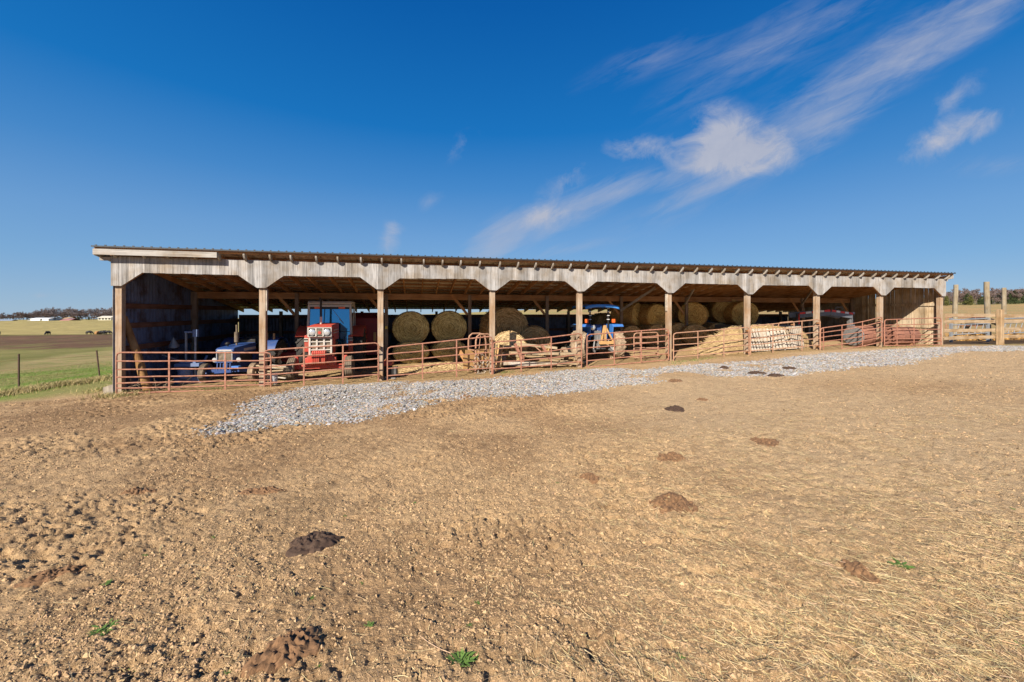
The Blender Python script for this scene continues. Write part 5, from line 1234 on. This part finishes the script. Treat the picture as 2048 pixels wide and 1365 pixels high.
gcol = np.clip(RNG.normal(.29, .085, len(x)), .08, .60)[:, None] * np.array([[1.0, .985, .965]]) * (1 + RNG.normal(0, .03, (len(x), 3)))
br = RNG.random(len(x)) < .30; gcol[br] = gcol[br] * np.array([[1.1, .88, .64]])
o = lumps("gravel", x, y, np.clip(RNG.lognormal(-3.98, .35, len(x)), .008, .04), gcol, "gravel_stone", .55, .55); o['label'] = "crushed grey gravel spread before the gates"; 
# crumbs of soil
def scatter(n, dmin, dmax, wfun, px0=-60, px1=2110):
    d = np.exp(RNG.uniform(np.log(dmin), np.log(dmax), n)); x = (RNG.uniform(px0, px1, n) - 1024) / F * d; k_ = RNG.random(n) < wfun(x, d); return x[k_], d[k_]
OCT_V = np.array([[1, 0, 0], [-.5, .87, 0], [-.5, -.87, 0], [.1, .1, .9], [.6, .6, .3], [-.7, -.1, .45]]); OCT_F = np.array([[0, 4, 3], [4, 1, 3], [1, 5, 3], [5, 2, 3], [2, 0, 3], [0, 1, 4], [1, 2, 5], [0, 2, 1]])
def crumbs(name, x, y, size, cols, matname):
    n = len(x); v = OCT_V[None] * RNG.uniform(.55, 1.35, (n, 6, 3)) * size[:, None, None]; an = RNG.uniform(0, 6.28, n); ca, sa = np.cos(an)[:, None], np.sin(an)[:, None]
    z = ground(x, y) + disp(x, y) - size * .15
    V = np.stack([v[..., 0] * ca - v[..., 1] * sa + x[:, None], v[..., 0] * sa + v[..., 1] * ca + y[:, None], v[..., 2] * .85 + z[:, None]], -1).reshape(-1, 3)
    return bulk(name, V, (OCT_F[None] + (np.arange(n) * 6)[:, None, None]).reshape(-1, 3), np.repeat(cols, 6, 0), matname)
x, y = scatter(330000, 1.5, 17, lambda x, y: (.15 + .85 * rough_at(x, y)) * (.25 + .75 * sst(fbm(x / .8, y / .8, 61), .34, .58)) * (gravel_w(x, y) < .1) * (AS(x, y)[1] < -.3))
ccol = np.array([[.49, .33, .178]]) * np.where(RNG.random(len(x)) < .18, RNG.uniform(.22, .45, len(x)), RNG.uniform(.62, 1.0, len(x)))[:, None] * (1 + RNG.normal(0, .02, (len(x), 3)))
o = crumbs("soil_crumbs", x, y, np.clip(RNG.lognormal(-5.15, .5, len(x)), .0025, .02) * (.8 + .045 * np.hypot(x, y)), ccol, "soil_crumb"); o['label'] = "crumbled clods of dry brown soil"
# straw
def blades(name, x, y, L, wd, an, cols, lift, matname, curl=.5, tilt=.12):
    n = len(x); dx, dy = np.cos(an), np.sin(an); b = RNG.uniform(-curl, curl, n); V = np.zeros((n, 8, 3)); z0 = ground(x, y) + disp(x, y) + lift
    tz = RNG.uniform(-tilt, tilt, n) * L
    for k_, t in enumerate((-.5, -.17, .17, .5)):
        off = b * L * (t * t * 4 - .5) * .5; cxp = x + dx * L * t - dy * off; cyp = y + dy * L * t + dx * off
        zz = np.maximum(z0 + tz * t, ground(cxp, cyp) + disp(cxp, cyp) + .002 + lift * .5)
        w_ = wd * (1 if k_ in (1, 2) else .55)
        V[:, 2 * k_] = np.stack([cxp - dy * w_, cyp + dx * w_, zz], 1); V[:, 2 * k_ + 1] = np.stack([cxp + dy * w_, cyp - dx * w_, zz + wd * .8], 1)
    q = np.array([[0, 1, 3, 2], [2, 3, 5, 4], [4, 5, 7, 6]]); Fc = (q[None] + (np.arange(n) * 8)[:, None, None]).reshape(-1, 4)
    return bulk(name, V.reshape(-1, 3), Fc, np.repeat(cols, 8, 0), matname, .7, 0)
def straw_w(x, y):
    r_ = sst(x - .12 * y, -.7, 1.1) * (1 - sst(np.hypot(x, y), 6, 13)); p_ = sst(fbm(x / .55, y / .55, 71), .36, .62)
    hot = np.exp(-(((x - 1.55) / .6) ** 2 + ((y - 2.05) / .45) ** 2)); return np.clip(.06 + r_ * (.12 + .75 * p_) + hot, 0, 1) * (gravel_w(x, y) < .2)
x, y = scatter(170000, 1.5, 13, straw_w); d = np.hypot(x, y)
an = np.where(RNG.random(len(x)) < .6, RNG.normal(-.45, .55, len(x)), RNG.uniform(0, 3.14, len(x)))
scol = np.array([[.62, .465, .245]]) * RNG.uniform(.55, 1.25, (len(x), 1)) * (1 + RNG.normal(0, .05, (len(x), 3)))
o = blades("straw", x, y, np.clip(RNG.lognormal(-3.0, .65, len(x)), .012, .30), RNG.uniform(.0005, .0013, len(x)) * (1 + d * .05), an, scol, RNG.uniform(.001, .009, len(x)), "straw_blade", .22, .07); o['label'] = "scattered pale straw trodden into the dry yard"
# a few long stems
x, y = scatter(420, 1.55, 7, lambda x, y: .25 + .75 * straw_w(x, y)); o = blades("long_straw", x, y, RNG.uniform(.22, .55, len(x)), RNG.uniform(.0010, .0018, len(x)), RNG.normal(.0, .6, len(x)) + np.where(x > .4, -.45, .25), np.array([[.64, .50, .28]]) * RNG.uniform(.75, 1.2, (len(x), 1)), np.full(len(x), .012), "long_straw_stem", .10, .03); o['label'] = "long pale straw stems lying on the yard"
# dry grass along the pasture edge and at the feet of the posts
def tufts(name, X, Y, cnt, h, cols, matname, label, spread=.10):
    i = RNG.integers(0, len(X), cnt); x = np.asarray(X)[i] + RNG.normal(0, spread, cnt); y = np.asarray(Y)[i] + RNG.normal(0, spread, cnt); n = cnt
    an = RNG.uniform(0, 6.28, n); L = RNG.uniform(.4, 1, n) * h; lean = RNG.uniform(.2, 1.1, n) * L; wd = RNG.uniform(.002, .0045, n) * (1 + np.hypot(x, y) * .06); z = ground(x, y) + disp(x, y) - .01; V = np.zeros((n, 6, 3))
    for k_, t in enumerate((0, .55, 1.0)):
        cxp, cyp = x + np.cos(an) * lean * t * t, y + np.sin(an) * lean * t * t; w_ = wd * (1 - .75 * t); zz = z + L * t * (1 - .25 * t)
        V[:, 2 * k_] = np.stack([cxp - np.sin(an) * w_, cyp + np.cos(an) * w_, zz], 1); V[:, 2 * k_ + 1] = np.stack([cxp + np.sin(an) * w_, cyp - np.cos(an) * w_, zz], 1)
    q = np.array([[0, 1, 3, 2], [2, 3, 5, 4]]); Fc = (q[None] + (np.arange(n) * 6)[:, None, None]).reshape(-1, 4)
    c = np.array(cols)[RNG.integers(0, len(cols), n)] * RNG.uniform(.6, 1.25, (n, 1)); o = bulk(name, V.reshape(-1, 3), Fc, np.repeat(c, 6, 0), matname, .8, 0); o['label'] = label; return o
ex, ey = [], []
for px, py in ((0, 792), (20, 788), (45, 783), (70, 778), (100, 773), (130, 769), (160, 765), (190, 761), (212, 757), (230, 792), (222, 780), (245, 793), (150, 768), (110, 770), (60, 780)):
    q = gp(px, py); ex.append(q[0]); ey.append(q[1])
tufts("dry_grass", ex, ey, 5200, .20, [(.50, .39, .19), (.40, .31, .14), (.24, .23, .08)], "dry_grass_blade", "dry grass fringe where the yard meets the pasture", .30)
gx, gy = [], []
for px, py in ((555, 768), (575, 766), (600, 765), (530, 766), (1362, 724), (1385, 722), (1400, 719), (1420, 717), (430, 779), (415, 780), (1775, 694), (1810, 693), (1850, 692), (1013, 746), (1350, 728), (1005, 745)):
    q = gp(px, py); gx.append(q[0]); gy.append(q[1])
tufts("green_grass", gx, gy, 1500, .09, [(.17, .20, .05), (.30, .28, .10), (.10, .17, .04)], "green_grass_blade", "short green grass at the gates' feet", .17)
# pasture grass that can be told apart near the fence
x, y = scatter(26000, 14, 34, lambda x, y: (AS(x, y)[0] < -.6) * (y > 13.5) * 1.0, -60, 240)
tufts("pasture_grass", x, y, 26000, .055, [(.17, .26, .05), (.30, .27, .11), (.14, .22, .04)], "pasture_grass_blade", "short green pasture grass beyond the wire fence", .25)
# weeds: rosettes of small leaves
M['weed'] = plain("weed_leaf", (.085, .155, .028), .7, 0, .35, 20)
def weed(px, py, sz, label, up=.6, cnt=26):
    sz *= .75; x, y = gp(px, py); g = random.Random(px * 7 + py); m = MB()
    for _ in range(cnt):
        an = g.uniform(0, 6.28); L = g.uniform(.4, 1) * sz; b = Vector((g.gauss(0, sz * .35), g.gauss(0, sz * .3), 0)); d = Vector((math.cos(an), math.sin(an), up * g.uniform(.3, 1.1))); wv = Vector((-math.sin(an), math.cos(an), 0)) * L * g.uniform(.10, .2)
        p1, p2 = b + d * L * .5, b + Vector((d.x, d.y, d.z * .7)) * L; t_ = Vector((0, 0, .0015))
        m.add([b, p1 - wv, p2, p1 + wv, b - t_, p1 - wv - t_, p2 - t_, p1 + wv - t_], [(0, 1, 2, 3), (7, 6, 5, 4), (0, 4, 5, 1), (1, 5, 6, 2), (2, 6, 7, 3), (3, 7, 4, 0)])
    o = m.build("weed", M['weed'], None, loc=(x, y, zt(x, y) + .002)); tag(o, label, "weed", "green weeds in the dry yard"); return o
WG = "tiny green weed seedling sprouting from the dry yard"
weed(922, 1322, .075, "largest bright green weed at the bottom edge of the yard", .8, 60); weed(208, 1268, .07, "dark green leafy weed on the left near the pale stems", .5, 40)
weed(272, 1332, .05, "green grassy weed at the lower left below the dark leafy weed"); weed(1805, 1134, .07, "green grassy weed beside the tall brown dung pat on the right", .4, 34); weed(740, 1255, .035, "small weed right of the largest dung pat")
weed(425, 1080, .045, "small green weed left of the dark dung pat"); weed(212, 1170, .04, "small green weed right of the reddish dung pat on the left")
for px, py in ((625, 1198), (690, 1030), (955, 1210), (10, 980), (290, 1118), (605, 1300), (940, 1252), (725, 1165), (1880, 1170), (2025, 1020), (2040, 1300), (1360, 1320), (1115, 968), (455, 1350), (640, 1330), (830, 1010)): weed(px, py, .026, WG, .5, 14)
# cow pats
M['dung'] = plain("dark_dung", (.060, .034, .020), .8, 0, .45, 40, .6); M['dung2'] = plain("dry_dung", (.165, .090, .043), .95, 0, .5, 40, .9)
def pat(px, py, wpx, ratio, mat, label, hgt=.05, rot=0.0):
    hgt *= .62 if mat == 'dung' else .42
    x, y = gp(px, py); d = y; r = wpx / 2 * d / F; g = random.Random(px + py); m = MB(); n, rings = 72, 22; ph = [g.uniform(0, 6.28) for _ in range(5)]
    tt, aa_ = np.meshgrid(np.arange(1, rings + 1) / rings, 2 * np.pi * np.arange(n) / n, indexing='ij'); tt, aa_ = tt.ravel(), aa_.ravel()
    e = 1 + .14 * np.sin(2 * aa_ + ph[0]) + .10 * np.sin(3 * aa_ + ph[1]) + .07 * np.sin(5 * aa_ + ph[2]) + .06 * np.sin(9 * aa_ + ph[3]) + .17 * (fbm(aa_ * 5, tt * 0 + ph[4], 3) - .5) * 2
    q = r * tt * e; xx, yy_ = q * np.cos(aa_), q * np.sin(aa_) * ratio; xr, yr = xx * math.cos(rot) - yy_ * math.sin(rot), xx * math.sin(rot) + yy_ * math.cos(rot)
    lump = fbm((x + xr) / .022, (y + yr) / .022, 7, 4) - .5; lump2 = clod((x + xr) / .03, (y + yr) / .03, 5)
    zz = hgt * np.clip(1 - tt ** 2.6, 0, 1) ** .8 * (.75 + .5 * fbm((x + xr) / .09, (y + yr) / .09, 17)) + (lump * .035 + lump2 * .016) * (1 - tt ** 5) + ground(x + xr, y + yr) + disp(x + xr, y + yr) - zt(x, y) - .012 * (tt > .97)
    m.v.append((0, 0, float(zz[:n].mean()))); m.v += [(float(p_), float(q_), float(z_)) for p_, q_, z_ in zip(xr, yr, zz)]
    for k_ in range(n): m.f.append((0, 1 + k_, 1 + (k_ + 1) % n))
    for i in range(rings - 1):
        for k_ in range(n): p_, q = 1 + i * n + k_, 1 + i * n + (k_ + 1) % n; m.f.append((p_, p_ + n, q + n, q))
    o = m.build("dung_pat", M[mat], None, loc=(x, y, zt(x, y) + .004)); tag(o, label, "cow pat", "dung pats on the yard")
pat(625, 1088, 105, .75, 'dung', "dark lumpy dung pat in the left middle of the yard", .06, .3)
pat(572, 1305, 120, .85, 'dung2', "largest brown dung pat at the bottom left centre of the yard", .05, .6)
pat(105, 1155, 92, .55, 'dung2', "reddish flat dung pat near the left edge of the yard", .04, .4)
pat(525, 983, 78, .5, 'dung2', "flattened reddish brown dung pat straight above the dark lumpy one", .03, .1)
pat(278, 984, 56, .5, 'dung2', "thin dry dung pat in the left of the yard, level with the flattened reddish one", .025)
pat(1350, 820, 42, 1.0, 'dung', "near black dung pat alone below the gravel's right half", .07)
pat(1530, 885, 52, 1.1, 'dung2', "dry brown dung pat right of and below the near black one", .03)
pat(1342, 916, 50, 1.1, 'dung2', "crumbled tan dung pat straight below the near black one", .03)
pat(1180, 958, 36, 1.2, 'dung2', "small round reddish dung pat at the centre of the yard", .04)
pat(1345, 1012, 95, .8, 'dung2', "wide trodden reddish dung pat right of the yard's centre", .022)
pat(1718, 1145, 44, 1.7, 'dung2', "tall narrow brown dung pat on the right amid straw", .05, .15)
pat(1513, 748, 30, 1.2, 'dung', "dark dung pat on the gravel below the pallets, left of a close pair", .09)
pat(1550, 753, 26, 1.2, 'dung', "dark dung pat on the gravel's lower edge, lowest of three", .08)
pat(1578, 739, 22, 1.2, 'dung', "dark dung pat on the gravel, rightmost of three below the pallets", .08)
pat(1448, 737, 18, 1.2, 'dung', "small dark dung pat on the gravel below the straw heap", .09)
pat(930, 796, 22, 1.0, 'dung2', "small reddish dung pat at the gravel's lower edge before the third gate", .05)
pat(1405, 800, 18, 1.2, 'dung2', "tiny dung pat right above the near black one", .04)
pat(1350, 762, 26, 1.5, 'dung2', "faint brown dung pat by the bare patch in the gravel", .03)
x, y = gp(829, 826); o = MB().add([(ICO_V[i] * (1 + rnd.uniform(-.25, .25)) * np.array([.038, .03, .03])).tolist() for i in range(len(ICO_V))], [tuple(f) for f in ICO_F.tolist()]).build("pale_rock", M['bucket'], None, loc=(x, y, zt(x, y) + .03), smooth=False); tag(o, "single pale rock lying past the gravel's lower edge", "rock")
